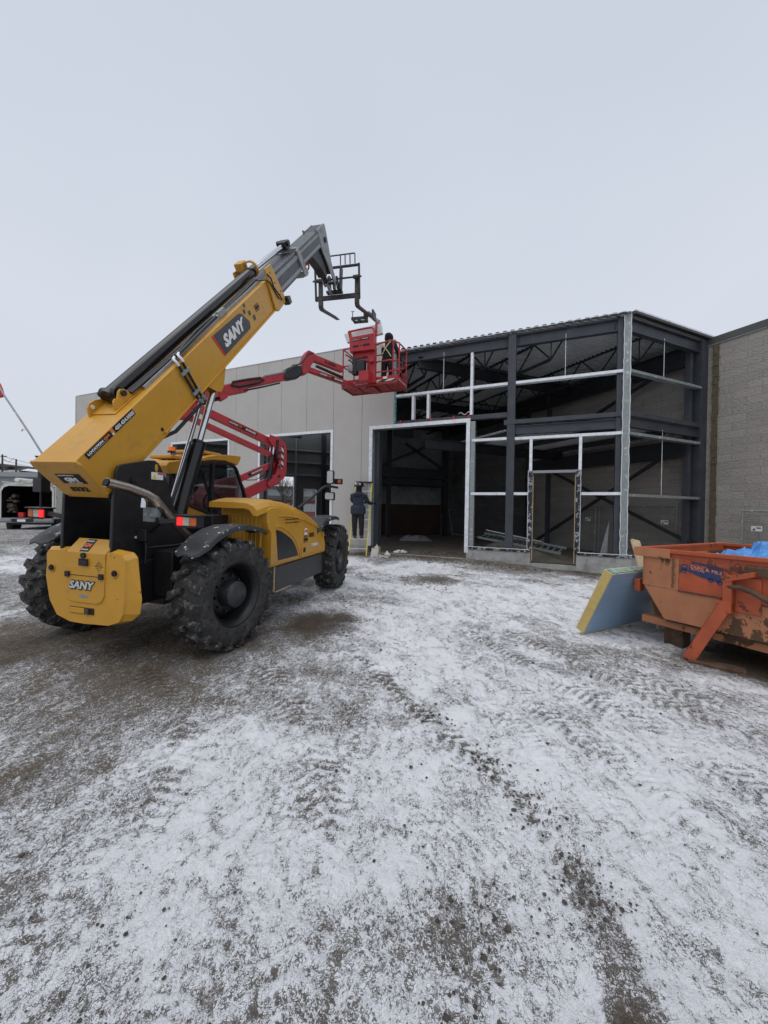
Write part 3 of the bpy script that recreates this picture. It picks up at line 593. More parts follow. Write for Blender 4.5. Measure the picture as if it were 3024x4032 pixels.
for v in(4.2,8.4,12.2):
    m=MB().ibeam(loc(-.9*v,v,6.25),loc(3.0,v,6.25),.16,.35); part(m,'girder',M['darksteel'])
for z,v in((6.05,3.2),(6.0,6.4),(6.0,9.6)): part(MB().beam(loc(-.9*v,v,z),loc(2.8,v,z),.05,.05),'bridging',M['darksteel'])
# interior columns and wind braces along the old wall
def wp(r,z,a=-.5): return rW(r,a,z)
for r_,z1 in((-5.2,6.5),(-.2,6.5)): part(MB().box(0,1,0,1,0,1) if 0 else xf(MB().box(r_-.07,r_+.07,-.57,-.43,.05,z1),rW),'column',M['primer'],.003)
part(xf(MB().box(-6.4,-6.25,-.57,-.43,.2,6.5),rW),'column',M['darksteel'])
for a,b in(((-5.88,.42),(-.33,3.67)),((-5.1,3.3),(-.07,.84)),((-5.2,4.4),(-.2,6.2)),((-6.3,5.6),(-.3,4.3))):
    part(MB().beam(wp(*a),wp(*b),.09,.09),'wind_brace',M['darksteel'])
for r_ in(-5.2,): part(MB().beam(wp(r_-.16,.08),wp(r_+.16,.08),.3,.03),'base_plate',M['darksteel'])
part(MB().beam(wp(-6.3,3.55),wp(-.2,3.55),.16,.5),'girder',M['darksteel'])
for z0,z1,v in ((3.6,3.95,4.7),): part(MB().ibeam(loc(-3.2,v,3.85),loc(3.0,v,3.85),.16,.33),'girder',M['darksteel'])
for s in(-1.6,.2,1.9): part(MB().beam(loc(s,.3 if s>0 else 2.0,3.93),loc(s,4.7,3.93),.08,.16),'floor_joist',M['darksteel'])
# far end of the open hall: columns, cross brace and mezzanine
def kp(x,a,z): return rK(x,a,z)
part(xf(MB().box(-1.31,-1.10,-1.2,-1.0,.1,6.5),rK),'column',M['darksteel']); part(xf(MB().box(-4.75,-4.55,-1.2,-1.0,.1,6.5),rK),'column',M['darksteel'])
for a,b in(((-5.0,3.95),(-1.2,5.6)),((-3.7,5.15),(-1.3,3.9))): part(MB().beam(kp(a[0],-1.05,a[1]),kp(b[0],-1.05,b[1]),.10,.14),'wind_brace',M['darksteel'])
part(xf(MB().box(-7,-1.15,-1.25,-1.02,3.35,3.85),rK),'girder',M['darksteel']); part(xf(MB().box(-7,-1.15,-1.22,-.1,2.95,3.2),rK),'floor_deck',M['darksteel'])
part(xf(MB().box(-5.4,-4.45,-3.4,-3.2,5.0,6.4),rK),'girder',M['darksteel'])
# floor
m=MB(); fl=[(3.3,.1),(3.3,12.9),(-4.5,12.9),(-4.5,18.9),(-15.9,18.9)]
poly=[tuple(iB@Vector((*(Vector((6.15,9.7))+ev*s+vv*v),0)))[:2] for s,v in fl]; poly=[(.0,.12)]+poly+[(-23.6,.12)]
m.prism([(p[0],p[1]) for p in poly],'z',-.3,.24); part(m,'floor',M['floor'])
# far metal wall with two openings, and the wall linking it
def kw(x0,x1,z0,z1,name='back_wall',mt='intpanel',a0=6,a1=6.12): part(xf(MB().box(x0,x1,a0,a1,z0,z1),rK),name,M[mt])
kw(-19.1,-9.85,.2,7); kw(-9.85,-8.15,3.70,7); kw(-8.15,-7.57,.2,7); kw(-7.57,-6.67,2.92,7); kw(-6.67,-4.4,.2,7); kw(-9.85,-8.15,.2,.9)
kw(-4.52,-4.40,.2,7,'side_wall','intpanel',.05,6)
for z in(3.81,4.61,5.4): kw(-19,-4.6,z-.04,z+.04,'girt','galvdull',5.9,5.98)
for x in(-8.09,-9.9,-11.6): kw(x-.04,x+.04,.3,6.6,'stud','galvdull',5.86,5.9)
kw(-6.45,-6.2,.2,6.6,'column','darksteel',5.5,5.8)
for x0,x1,zt in((-9.85,-8.15,3.7),(-7.57,-6.67,2.92)):
    m=MB().box(x0,x0+.05,5.95,6.14,.3,zt).box(x1-.05,x1,5.95,6.14,.3,zt).box(x0,x1,5.95,6.14,zt-.05,zt); xf(m,rK); part(m,'opening_frame',M['galv'])
for v,z in((15,6.2),(18,6.2)): part(MB().beam(loc(-12,v,z),loc(-4.6,v,z),.14,.3),'girder',M['darksteel'])
# -------- existing block building --------
old=thing('block_building','older grey split face block building along the right edge, open hall built against it','building',WM)
iW=WM.inverted()
def opart(mb,name,m,b=0,label=None): return mb.build(name,m,old,b,label=label)
opart(MB().box(-12.9,7,0,.3,-.3,6.47),'wall',M['block'])
opart(MB().box(-13.1,7,-.03,.5,6.475,6.68),'coping',M['coping'],.01); opart(MB().box(-13,7,-.035,0,6.455,6.475),'drip_edge',M['lightgrey'])
# ragged mineral wool strip
m=MB(); k=60
for i in range(k):
    z0=.3+6.15*i/k; z1=.3+6.15*(i+1)/k; m.box(.15+random.uniform(-.008,.012),.28+random.uniform(-.012,.014),-.06+random.uniform(-.012,.01),-.002,z0,z1-.001)
opart(m,'insulation_strip',M['wool'])
def kold(mb,name,mt,label=None):
    mb.v=[tuple(iW@(KM@Vector(v))) for v in mb.v]; opart(mb,name,M[mt],label=label)
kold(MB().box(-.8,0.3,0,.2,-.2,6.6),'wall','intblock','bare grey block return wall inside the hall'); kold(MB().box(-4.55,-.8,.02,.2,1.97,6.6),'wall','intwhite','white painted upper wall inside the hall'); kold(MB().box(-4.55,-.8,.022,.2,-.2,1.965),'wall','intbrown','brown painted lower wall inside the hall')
kold(MB().box(-.78,-.38,-.03,-.002,1.4,2.95),'patch','intbrown')
for i in range(9): kold(MB().box(-.12+.05*(i%2),.12,-.1,-.01,.3+.42*i,.55+.42*i),'broken_block','intgrey')
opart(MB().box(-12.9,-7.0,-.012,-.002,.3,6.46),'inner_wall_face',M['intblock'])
# ---------------- telehandler ----------------
tele=thing('telehandler','yellow telescopic handler with raised grey boom and pallet forks over the red basket','telehandler',TM)
def tp_(mb,name,m,b=0,label=None,parent=None,seg=2): return mb.build(name,M[m] if isinstance(m,str) else m,parent or tele,b,seg,label=label)
# wheels
def wheel():
    rw=MB(); prof=[(.16,.135),(.16,.0)]
    rw.lathe([(-.16,.30),(.10,.30),(.155,.345),(.172,.36),(.176,.375),(.168,.375)],(0,0,0),'x',48)
    rw.lathe([(.03,.0),(.03,.20),(-.03,.30),(-.16,.30)],(0,0,0),'x',48)
    for i in range(10):
        t=2*math.pi*i/10; rw.tube((.03,.2*math.cos(t),.2*math.sin(t)),(.06,.2*math.cos(t),.2*math.sin(t)),.014,n=6)
    o=rw.build('wheel',M['rim'],tele)
    hb=MB().lathe([(.03,.155),(.165,.150),(.178,.142),(.180,0)],(0,0,0),'x',32); hb.build('hub_cap',M['plasticless'],o,0)
    ty=MB(); ty.lathe([(-.18,.36),(-.193,.40),(-.195,.50),(-.188,.560),(-.16,.585),(.16,.585),(.188,.560),(.195,.50),(.193,.40),(.182,.375),(.170,.372)],(0,0,0),'x',64)
    lg=MB(); nl=19
    for side in(1,-1):
        for i in range(nl):
            t0=2*math.pi*(i+(.5 if side<0 else 0))/nl
            # lug: swept bar from the centre line to the shoulder, then down the sidewall
            st=[(.00,.0,.632,.055),(.07,.03,.635,.062),(.13,.09,.635,.080),(.190,.115,.626,.086),(.202,.118,.595,.080),(.198,.118,.556,.055)]
            rings=[]
            for (x,dt,ro,hw) in st:
                ri=.575 if ro>.6 else ro-.03; ri=min(ri,ro-.012)
                q=[]
                for (da,rr) in((-hw/.6,ri),(-hw*.82/.6,ro),(hw*.82/.6,ro),(hw/.6,ri)):
                    a=t0+dt+da*.62; xx=x*side if rr>=ro-1e-6 or ro<.6 else x*side*.97
                    q.append((xx,math.cos(a)*rr,math.sin(a)*rr))
                rings.append(q)
            lg.loft(rings)
    lg.build('tread_lugs',M['lug'],o,.006,1)
    ho=ty
    for rr,k,ph in((.43,18,0),(.505,18,.5)):
        for i in range(k):
            t=2*math.pi*(i+ph)/k; c=(0,math.cos(t)*rr,math.sin(t)*rr)
            ho.tube((.186,c[1],c[2]),(.1965,c[1],c[2]),.0125,n=10,mi=1)  # black discs paint the darkness of the open sidewall holes
    ty.build('tyre',[M['rubber'],M['blk']],o); return o
w0=wheel(); WB=3.3446
for (x,a,flip,rot,ph) in((1.03,.01,0,-7,.1),(-1.03,.01,1,-7,.33),(1.0,WB,0,5,.2),(-1.0,WB,1,5,.5)):
    o=w0 if ph==.1 else copytree(w0,tele)
    o.location=(x,a,.632); o.rotation_euler=(ph,0,(math.pi if flip else 0)+R(rot))
# axles, chassis
m=MB(); m.tube((-.82,0,.63),(.82,0,.63),.10); m.box(-.3,.3,-.12,.12,.45,.8); m.tube((-.85,WB,.63),(.85,WB,.63),.10); m.box(-.3,.3,WB-.15,WB+.15,.45,.85); tp_(m,'axle','black')
m=MB(); m.box(-.36,.36,-.55,3.9,.55,1.02); m.box(.37,.62,-.35,.30,.62,1.12); m.box(-.62,-.37,-.35,.6,.62,1.12); m.box(.37,1.1,.64,.95,.45,.8); m.box(-.45,.45,3.9,4.05,.5,1.1)
m.box(.36,.6,.3,.62,.8,1.5); tp_(m,'chassis','black',.012)
pl=[(-.80,.95),(-.825,1.15),(-.81,1.68),(-.785,1.96),(-.76,2.01),(-.71,2.035),(-.40,2.11),(-.32,2.115),(-.27,2.09),(-.235,2.04),(-.13,1.87),(-.02,1.56),(.25,1.42),(.62,1.25),(.62,.55),(.14,.49),(-.45,.60),(-.62,.72)]
tp_(MB().prism(pl,'x',.30,.335),'boom_tower_plate','black',.006); tp_(MB().prism(pl,'x',-.335,-.30),'boom_tower_plate','black',.006)
tp_(MB().box(-.3,.3,-.06,.0,.7,1.5),'cross_plate','black')
m=MB(); m.tube((-.37,-.575,1.874),(.365,-.575,1.874),.055,n=20); m.tube((.365,-.575,1.874),(.372,-.575,1.874),.03,n=16); tp_(m,'boom_pivot','black')
m=MB()
for da,dz in((-.07,-.10),(.06,-.10)): m.tube((.335,-.575+da,1.874+dz),(.353,-.575+da,1.874+dz),.016,n=6)
for a,z in((-.18,.92),(-.12,.95),(.0,.80)): m.tube((.62,a,z),(.64,a,z),.014,n=6)
m.tube((.335,-.55,1.28),(.345,-.55,1.28),.014,n=10); tp_(m,'bolt','galv')
tp_(MB().tube((.62,.02,.93),(.65,.02,.93),.035,n=16),'steering_cap','chrome'); 
tp_(MB().prism([(-.31,1.99),(-.29,2.0),(-.28,2.04),(-.295,2.08),(-.32,2.07),(-.325,2.03)],'x',.332,.338),'lifting_eye','yellow')
m=MB().box(.336,.339,-.37,-.21,1.905,1.985); o=tp_(m,'warning_sticker','white'); 
tp_(MB().box(.339,.341,-.285,-.215,1.963,1.982),'sticker_band','redt',parent=o); tp_(MB().prism([(-.362,1.915),(-.302,1.915),(-.332,1.967)],'x',.339,.341),'warning_triangle','warny',parent=o)
# counterweight
def ring(a,pts,g=1,cx=.05): return [((x-cx)*g+cx,a,z) for x,z in pts]
cw=[(-.47,1.10),(-.44,1.135),(-.20,1.145),(-.19,1.0),(.32,1.0),(.34,1.155),(.52,1.135),(.565,1.09),(.56,.70),(.545,.56),(.50,.48),(.37,.435),(.05,.42),(-.14,.425),(-.32,.477),(-.42,.62),(-.462,.85)]
m=MB(); m.loft([ring(-.865,[(x*.97+.001,z) for x,z in cw]),ring(-.84,cw,1.0),[((x-.05)*(1.11 if z>1 else 1.24 if z>.5 else 1.15)+.05,-.785,z+(.03 if z>1.05 else .0)) for x,z in cw],[((x-.05)*.9+.05,-.70,z*.98+.01) for x,z in cw]])
tp_(m,'counterweight','yellowrust',.012,seg=3)
m=MB(); m.loft([[(-.185,-.875,.99),(.315,-.875,.99),(.315,-.875,1.135),(-.185,-.875,1.135)],[(-.185,-.74,.99),(.315,-.74,.99),(.325,-.76,1.265),(-.165,-.76,1.265)]]); tp_(m,'rear_cover','yellow',.012,seg=3)
m=MB().prism([(-.185,1.0),(-.185,.72),(-.16,.66),(-.10,.635),(.22,.635),(.28,.66),(.31,.72),(.315,1.0)],'y',-.877,-.86); rc=tp_(m,'rear_cover','yellow',.006)
tp_(MB().box(-.185,.315,-.879,-.8775,.903,.909),'cover_gap','blk',parent=rc)
def bx_(x0,x1,z0,z1,name,mt,a=-.882,d=.012,b=.003): return tp_(MB().box(x0,x1,a-d,a,z0,z1),name,mt,b)
for x in(-.15,.28): bx_(x-.026,x+.026,.885,.94,'hinge','black',-.876,.02)
m=MB().box(-.02,.13,-.881,-.8765,1.0,1.085); o=tp_(m,'latch_recess','yellow'); tp_(MB().box(-.008,.118,-.885,-.8812,1.007,1.078),'recess','blk',parent=o); tp_(MB().box(.03,.12,-.905,-.885,1.02,1.06),'latch','black',.004,parent=o)
tp_(MB().tube((.053,-.875,1.11),(.053,-.895,1.11),.028,n=20),'rear_camera','black')
m=MB()
for i in range(-3,4):
    for j in range(-3,4):
        if abs(i)+abs(j)<=3 and not(abs(i)==abs(j)==0 and 0): m.tube((.243+i*.016,-.8765,1.01+j*.017),(.243+i*.016,-.8785,1.01+j*.017),.0045,n=6)
tp_(m,'speaker_hole','blk')
for x in(-.38,.43):
    o=tp_(MB().lathe([(0,.045),(-.006,.045),(-.004,.036),(.0,.034)],(x,-.868,.955),'y',24),'reflector_bezel','yellow'); tp_(MB().tube((x,-.862,.955),(x,-.882,.955),.027,n=20),'reversing_lamp','blackgloss')
def rtext(s,mt,x,z,w_,h_,name='lettering',a=-.8775,**k): return text(name,s,M[mt],tele,(x,a,z),(1,0,0),(0,0,1),w_,h_,**k)
rtext('SANY','blk',-.125,.762,.335,.098,shear=.18,bold=.09,depth=.004); rtext('SANY','chromelet',-.117,.772,.318,.080,'lettering',-.882,shear=.18,bold=.035,depth=.004)
bx_(.0,.115,.688,.72,'maker_plate','lightgrey',-.8775,.003)
gmst=lambda: None
# rear sticker on sloped cover
def stick(P,du,dv,w_,h_,mt='blk',name='sticker',off=.003):
    P=Vector(P);du=Vector(du).normalized();dv=Vector(dv).normalized();nn=du.cross(dv)
    v=[P+nn*off,P+du*w_+nn*off,P+du*w_+dv*h_+nn*off,P+dv*h_+nn*off]; b=[q-nn*.002 for q in v]
    m=MB().add(b+v,[(4,5,6,7),(3,2,1,0),(0,1,5,4),(1,2,6,5),(2,3,7,6),(3,0,4,7)]); return tp_(m,name,mt)
sl=Vector((0,.115,.130)); stick((-.02,-.865,1.145),(1,0,0),sl,.11,.15)
text('lettering','GM',M['oranget'],tele,Vector((-.008,-.865,1.145))+sl*.30,(1,0,0),sl,.086,.045,bold=.05,off=.006); text('lettering','EQUIPEMENTS',M['white'],tele,Vector((-.008,-.865,1.145))+sl*.65,(1,0,0),sl,.086,.018,off=.006); text('lettering','438.713.SANY',M['white'],tele,Vector((-.008,-.865,1.145))+sl*.08,(1,0,0),sl,.086,.016,off=.006)
# tow recess
m=MB().box(-.13,.18,-.8715,-.8665,.52,.585); o=tp_(m,'tow_recess','blk'); tp_(MB().box(-.125,.06,-.874,-.8716,.525,.58),'recess_slope','yellow',parent=o); tp_(MB().box(.075,.12,-.885,-.8716,.522,.58),'tow_pin','rust',parent=o)
# boom ---------------------------------------------------------------
bu=Vector((0,.6745,.7383)); bn_=Vector((0,-.7383,.6745)); b0=Vector((0,-.802,1.726))
def bp(x,s,t): v=b0+bu*s+bn_*t; return (x,v.y,v.z)
def bbox(x0,x1,s0,s1,t0,t1): 
    m=MB().box(x0,x1,s0,s1,t0,t1); m.v=[bp(*v) for v in m.v]; return m
def bm_(m): m.v=[bp(*v) for v in m.v]; return m
boom=tp_(bm_(MB().loft([[(-.26,.0,-.01),(.26,.0,-.01),(.26,.0,.44),(-.26,.0,.44)],[(-.26,4.5,-.0),(.26,4.5,-.0),(.26,4.5,.435),(-.26,4.5,.435)]])),'boom','yellow',.008)
def bpart(m,n,mt,b=0,**k): return tp_(m,n,mt,b,parent=boom,**k)
# belly plate, bottom flanges, rear plate
bpart(bm_(MB().prism([(.55,-.05),(.35,-.0),(1.35,-.0),(1.05,-.06)],'x',-.255,.255)),'belly_plate','yellow',.01)
bpart(bbox(-.285,.285,1.0,4.45,-.022,-.001),'boom_flange','yellow',.004)
bpart(bm_(MB().prism([(-.25,-.03),(.25,-.03),(.285,.02),(.30,.20),(.305,.40),(.28,.445),(-.28,.445),(-.305,.40),(-.30,.20),(-.285,.02)],'y',-.025,-.002)),'boom_end_plate','yellow',.006)
# rear plate stickers: plane normal is -s ; text right = +x, up = +t
def ep(x,t,s=-.026): return bp(x,s,t)
stick(ep(-.12,.17),(1,0,0),bn_,.30,.125); 
text('lettering','GM',M['white'],tele,ep(-.05,.20,-.03),(1,0,0),bn_,.16,.055,bold=.07); text('lettering','EQUIPEMENTS',M['white'],tele,ep(-.09,.272,-.03),(1,0,0),bn_,.20,.016); text('lettering','438.713.SANY',M['white'],tele,ep(-.04,.178,-.03),(1,0,0),bn_,.18,.015)
text('lettering','8332',M['blk'],tele,ep(-.11,.06,-.026),(1,0,0),bn_,.23,.062,bold=.045)
m=MB()
for x,t in((-.22,.40),(.23,.39),(-.21,.0),(.23,.0),(.2,.02)): m.tube(bp(x,-.025,t),bp(x,-.032,t),.009,n=8)
bpart(m,'bolt','yellow')
# boom side texts (right side, normal +x): right = +s, up = +t
X1=.262
def sd(s,t): return bp(X1,s,t)
bs=-bu
def sstick(s,t,w_,h_,mt): return stick(sd(s,t),bu,bn_,w_,h_,mt,off=-.0) if 0 else stick((X1-.001,)+sd(s,t)[1:],bu,bn_,w_,h_,mt,off=.003)
def stx(st,mt,s,t,w_,h_,**k): return text('lettering',st,M[mt],tele,(X1+.001,)+sd(s,t)[1:],bu,bn_,w_,h_,**k)
sstick(.10,.368,.36,.06,'blk'); stx('LOCATION','white',.12,.392,.215,.024,bold=.05,off=.004); stx('GM','oranget',.345,.392,.085,.024,bold=.06,off=.004); sstick(.13,.378,.26,.004,'white')
m=MB().prism([(.462,.43),(.505,.43),(.485,.375)],'x',X1,X1+.003); bm_(m); bpart(m,'sticker','oranget'); m=MB().prism([(.462,.385),(.485,.40),(.485,.372),(.466,.368)],'x',X1,X1+.003); bm_(m); bpart(m,'sticker','white')
sstick(.507,.368,.325,.064,'blk'); stx('450.434.0505','white',.52,.381,.30,.038,bold=.03,off=.004)
m=bm_(MB().prism([(2.60,.392),(3.36,.365),(3.44,.33),(3.56,.165),(3.52,.085),(2.67,.085)],'x',X1,X1+.003)); bpart(m,'name_panel','dgrey')
m=bm_(MB().prism([(2.55,.395),(2.585,.395),(2.665,.083),(2.63,.083)],'x',X1,X1+.0035)); bpart(m,'name_panel_edge','redt')
for s,t,q in((3.50,.33,.055),(3.62,.26,.06),(3.70,.155,.07),(3.56,.395,.05)): bpart(bbox(X1,X1+.003,s,s+q,t-q/2,t+q/2),'name_panel_square','dgrey')
stx('SANY','white',2.74,.145,.68,.165,shear=.22,bold=.06,off=.006)
stx('GM','blk',3.84,.215,.14,.048,bold=.06); stx('EQUIPEMENTS','blk',3.83,.272,.15,.014); stx('438.713.SANY','blk',3.84,.192,.14,.012)
bpart(MB().tube((.262,)+sd(1.0,.04)[1:],(.265,)+sd(1.0,.04)[1:],.022,n=14),'hole_disc','blk'); stick
# rear ears with cylinder base
ear=[(.76,.435),(.79,.50),(.81,.53),(.85,.545),(.88,.53),(.91,.555),(.94,.575),(.98,.58),(1.02,.555),(1.05,.50),(1.32,.437)]
bpart(bm_(MB().prism(ear,'x',.10,.122)),'cylinder_ear','yellow',.004)
bpart(bm_(MB().prism([(.68,.435),(.70,.48),(.73,.52),(.78,.545),(.86,.535),(.93,.50),(.97,.54),(1.02,.565),(1.06,.545),(1.30,.437)],'x',-.18,-.158)),'cylinder_ear','yellow',.004)
bpart(bbox(-.20,.145,.72,1.2,.4405,.452),'ear_base','yellow',.004)
bpart(bm_(MB().tube((-.19,.97,.535),(.15,.97,.535),.030,n=16)),'pin','black')
bpart(bm_(MB().tube((-.183,.78,.50),(-.15,.78,.50),.022,n=16)),'hole_disc','white')  # white disc paints the bright view through the ear's open hole

bpart(bm_(MB().tube((-.025,.90,.535),(-.025,4.75,.545),.078,n=24).tube((-.13,.97,.535),(.08,.97,.535),.068,n=20)),'extension_cylinder','blackgloss')
bpart(bm_(MB().tube((-.025,4.75,.555),(-.025,6.12,.53),.046,n=16)),'cylinder_rod','chrome')
m=MB()
for dx_,dt in((.085,.47),(.115,.465),(.14,.46)): m.path([(dx_,1.05,dt+.03),(dx_,2.0,dt+.01),(dx_,3.1,dt),(dx_,4.4,dt+.03)],.016,8)
bpart(bm_(m),'hydraulic_hose','black'); bpart(bm_(MB().box(.165,.185,1.2,4.45,.436,.475)),'hose_tray','lightgrey')
m=MB().box(.14,.19,3.02,3.2,.45,.53).tube((.165,3.1,.49),(.165,2.96,.49),.022,n=10).tube((.12,3.05,.50),(.12,2.94,.50),.02,n=10); bpart(bm_(m),'hose_fitting','galvdull',.004)
m=MB().path([(.155,2.98,.49),(.19,2.5,.50),(.20,2.1,.49),(.23,1.82,.50)],.02,8).path([(.115,2.96,.50),(.15,2.45,.52),(.18,2.0,.50),(.2,1.80,.50)],.02,8); bpart(bm_(m),'hydraulic_hose','black')
m=MB()
for q in(0,.10):
    m.path([(.22,1.80+q,.50),(.245,1.74+q,.505),(.285,1.72+q,.47),(.288,1.72+q,.43)],.018,8)
bpart(bm_(m),'pipe_elbow','galv')
m=MB()
for q in(0,.085): m.tube((.288,1.72+q,.43),(.288,1.72+q*.9,-.02),.016,n=8)
bpart(bm_(m),'hydraulic_pipe','blackgloss')
m=MB()
for t in(.33,.06): m.box(.262,.306,1.685,1.85,t-.02,t+.02)
bpart(bm_(m),'pipe_clamp','galvdull',.004)
m=MB().path([(.288,1.76,-.02),(.28,1.74,-.10),(.25,1.6,-.12),(.2,1.2,-.14),(.15,.9,-.05)],.022,8); bpart(bm_(m),'hydraulic_hose','black')
bpart(bm_(MB().tube((.29,1.72,-.02),(.28,1.76,-.1),.026,n=8).tube((.29,1.81,-.02),(.28,1.84,-.1),.026,n=8)),'pipe_elbow','galvdull')
# lift cylinder brackets and cylinders
bpart(bm_(MB().prism([(2.02,-.02),(2.55,-.02),(2.30,-.20),(2.22,-.22),(2.14,-.18)],'x',.10,.125).prism([(2.02,-.02),(2.55,-.02),(2.30,-.20),(2.22,-.22),(2.14,-.18)],'x',.245,.27)),'lift_bracket','yellow',.004)
lc=MB(); top=Vector(bp(.185,2.24,-.14)); low=Vector((.40,.02,1.38)); mid=top.lerp(low,.455)
top2=Vector((.185,top.y,top.z)); low=Vector((.225,.14,1.45)); mid=top2.lerp(low,.47)
lc.tube(mid,low,.088,n=24).tube(mid,mid+(top2-mid)*.03,.097,n=24).tube(mid+Vector((-.02,-.11,-.02)),low+Vector((-.02,-.11,.1)),.018,n=8)
tp_(lc,'lift_cylinder','blackgloss'); tp_(MB().tube(top2,mid,.044,n=20),'cylinder_rod','chrome'); tp_(MB().tube(top2+Vector((-.13,-.02,0)),low+Vector((-.13,-.03,0)),.028,n=14),'support_strut','chrome')
# collar at front of base section
bpart(bm_(MB().prism([(4.42,.0),(4.50,.60),(4.76,.59),(4.88,.07),(4.84,-.04),(4.5,-.06)],'x',-.30,-.27).prism([(4.42,.0),(4.50,.60),(4.76,.59),(4.88,.07),(4.84,-.04),(4.5,-.06)],'x',.27,.30).box(-.27,.27,4.5,4.75,-.06,.0)),'boom_collar','yellow',.005)
bpart(bm_(MB().lathe([(-.02,.10),(-.02,.125),(.02,.125),(.02,.10)],(-.025,4.66,.58),'y',20)),'cylinder_clamp','yellow'); bpart(bbox(-.26,-.12,4.56,4.74,.58,.70),'guide_lug','yellow',.01)
m=MB()
for s,t in((4.63,.50),(4.60,.36),(4.68,.33),(4.73,.13),(4.80,.16)): m.tube((.30,s,t),(.303,s,t),.014,n=10)
bpart(bm_(m),'bolt_hole','blk')
m=MB(); m.path([(.31,4.5,.52),(.33,4.55,.44),(.31,4.58,.30),(.33,4.66,.12),(.31,4.72,.04)],.012,6).path([(.2,4.3,.5),(.3,4.42,.46),(.31,4.5,.4),(.32,4.62,.1)],.010,6); bpart(bm_(m),'cable','black')
o=bpart(bm_(MB().box(.25,.36,4.86,4.98,-.10,.02)),'work_lamp','blackgloss',.008)
# telescopes
sec2=MB().box(-.21,.21,4.4,6.1,.04,.415); bpart(bm_(sec2),'boom_second_section','steelgrey',.02)
m=MB().box(.212,.2135,4.9,6.1,.30,.365).box(.212,.2135,4.9,6.1,.09,.15); bpart(bm_(m),'wear_strip','lightgrey')
bpart(bm_(MB().prism([(6.05,.43),(6.16,.47),(6.30,.05),(6.34,-.03),(6.24,-.06),(6.12,-.04),(6.10,.1)],'x',.212,.245).prism([(6.05,.43),(6.16,.47),(6.30,.05),(6.34,-.03),(6.24,-.06),(6.12,-.04),(6.10,.1)],'x',-.245,-.212).box(-.21,.21,6.1,6.2,-.05,.035).box(-.21,.21,6.08,6.16,.42,.47)),'boom_collar','lightgrey',.005)
bpart(bm_(MB().box(-.12,.06,6.02,6.22,.47,.60).tube((-.15,6.12,.56),(.10,6.12,.56),.05,n=14)),'rod_anchor','black',.01)
bpart(bm_(MB().box(-.17,.17,6.0,7.6,.09,.40)),'boom_third_section','steelgrey',.02)
m=MB().box(.172,.1735,6.3,7.5,.31,.36).box(.172,.1735,6.3,7.5,.125,.175); bpart(bm_(m),'wear_strip','lightgrey')
# head: goose neck plates dropping forward
hd=[(3.90,7.56),(4.02,7.62),(4.33,7.97),(4.40,7.98),(4.46,7.92),(4.62,7.72),(4.83,7.44),(5.02,7.28),(5.20,7.17),(5.27,7.10),(5.20,7.04),(5.02,7.10),(4.70,7.22),(4.50,7.30),(4.30,7.36),(4.12,7.42)]
head=bpart(MB().prism(hd,'x',.13,.155).prism(hd,'x',-.155,-.13),'boom_head_plate','lightgrey',.004)
bpart(MB().prism([(4.02,7.60),(4.33,7.955),(4.40,7.96),(4.62,7.70),(4.83,7.42),(5.02,7.27),(4.98,7.22),(4.60,7.36),(4.2,7.42),(4.0,7.44)],'x',-.128,.128),'boom_head','black',.005)
bpart(MB().prism([(3.55,6.93),(4.15,7.43),(4.62,7.22),(4.75,7.05),(4.70,6.98),(4.4,7.02),(3.9,6.98)],'x',-.10,.10),'head_underside','black',.01)
m=MB().tube((-.19,4.42,7.66),(.19,4.42,7.66),.055,n=18).tube((-.18,5.18,7.12),(.18,5.18,7.12),.035,n=14); bpart(m,'pin','black')
m=MB().tube((-.02,4.45,7.17),(-.02,4.95,7.03),.062,n=16); bpart(m,'tilt_cylinder','black'); bpart(MB().tube((-.02,4.95,7.03),(-.02,5.32,6.93),.034,n=14),'cylinder_rod','chrome')
# red hook
m=MB().tube((-.09,4.05,7.12),(-.09,4.07,7.0),.02,n=8).box(-.12,-.06,4.03,4.10,6.93,7.01)
m.path([(-.09+.045*math.sin(t),4.07,6.87+.065*math.cos(t)) for t in [math.pi*2*i/16 for i in range(17)]],.019,8); bpart(m,'lifting_hook','redhook')
# fork carriage
cs_=Vector((0,5.5,0))
def fy(z): return 5.5-.16*(z-7.35)
fc=MB()
def fb(x0,x1,z0,z1,d=.05,dy=0): 
    v0,v1=fy(z0)+dy,fy(z1)+dy
    return [(x0,v0,z0),(x1,v0,z0),(x1,v0+d,z0),(x0,v0+d,z0),(x0,v1,z1),(x1,v1,z1),(x1,v1+d,z1),(x0,v1+d,z1)]
FB=[(0,1,2,3),(7,6,5,4),(0,4,5,1),(1,5,6,2),(2,6,7,3),(3,7,4,0)]
for q in((-.58,-.535,6.93,7.73),(.61,.655,6.90,7.71),(-.58,.655,7.655,7.70),(-.58,.655,6.93,7.035)): fc.add(fb(*q),FB)
fc.box(-.22,.20,5.44,5.56,7.04,7.10); fc.box(-.14,-.10,5.35,5.5,7.08,7.42).box(.16,.20,5.35,5.5,7.08,7.62)
for x in(-.09,.03,.13): fc.prism([(5.30,7.05),(5.26,7.2),(5.2,7.30),(5.30,7.35),(5.44,7.2),(5.50,7.05)],'x',x-.012,x+.012)
car=tp_(fc,'fork_carriage','carriage',.005)
tp_(MB().path([(-.62,5.49,7.395),(.70,5.49,7.395)],.022,12),'fork_shaft','carriage',parent=car)
g=MB(); 
for x in(.54,.41,.28,.155): g.beam((x,5.43,7.70),(x,5.40,7.925),.022,.022)
g.beam((-.49,5.43,7.70),(-.49,5.40,7.93),.022,.022); g.beam((-.49,5.40,7.93),(.53,5.40,7.93),.022,.025)
tp_(g,'load_guard','carriage',parent=car)
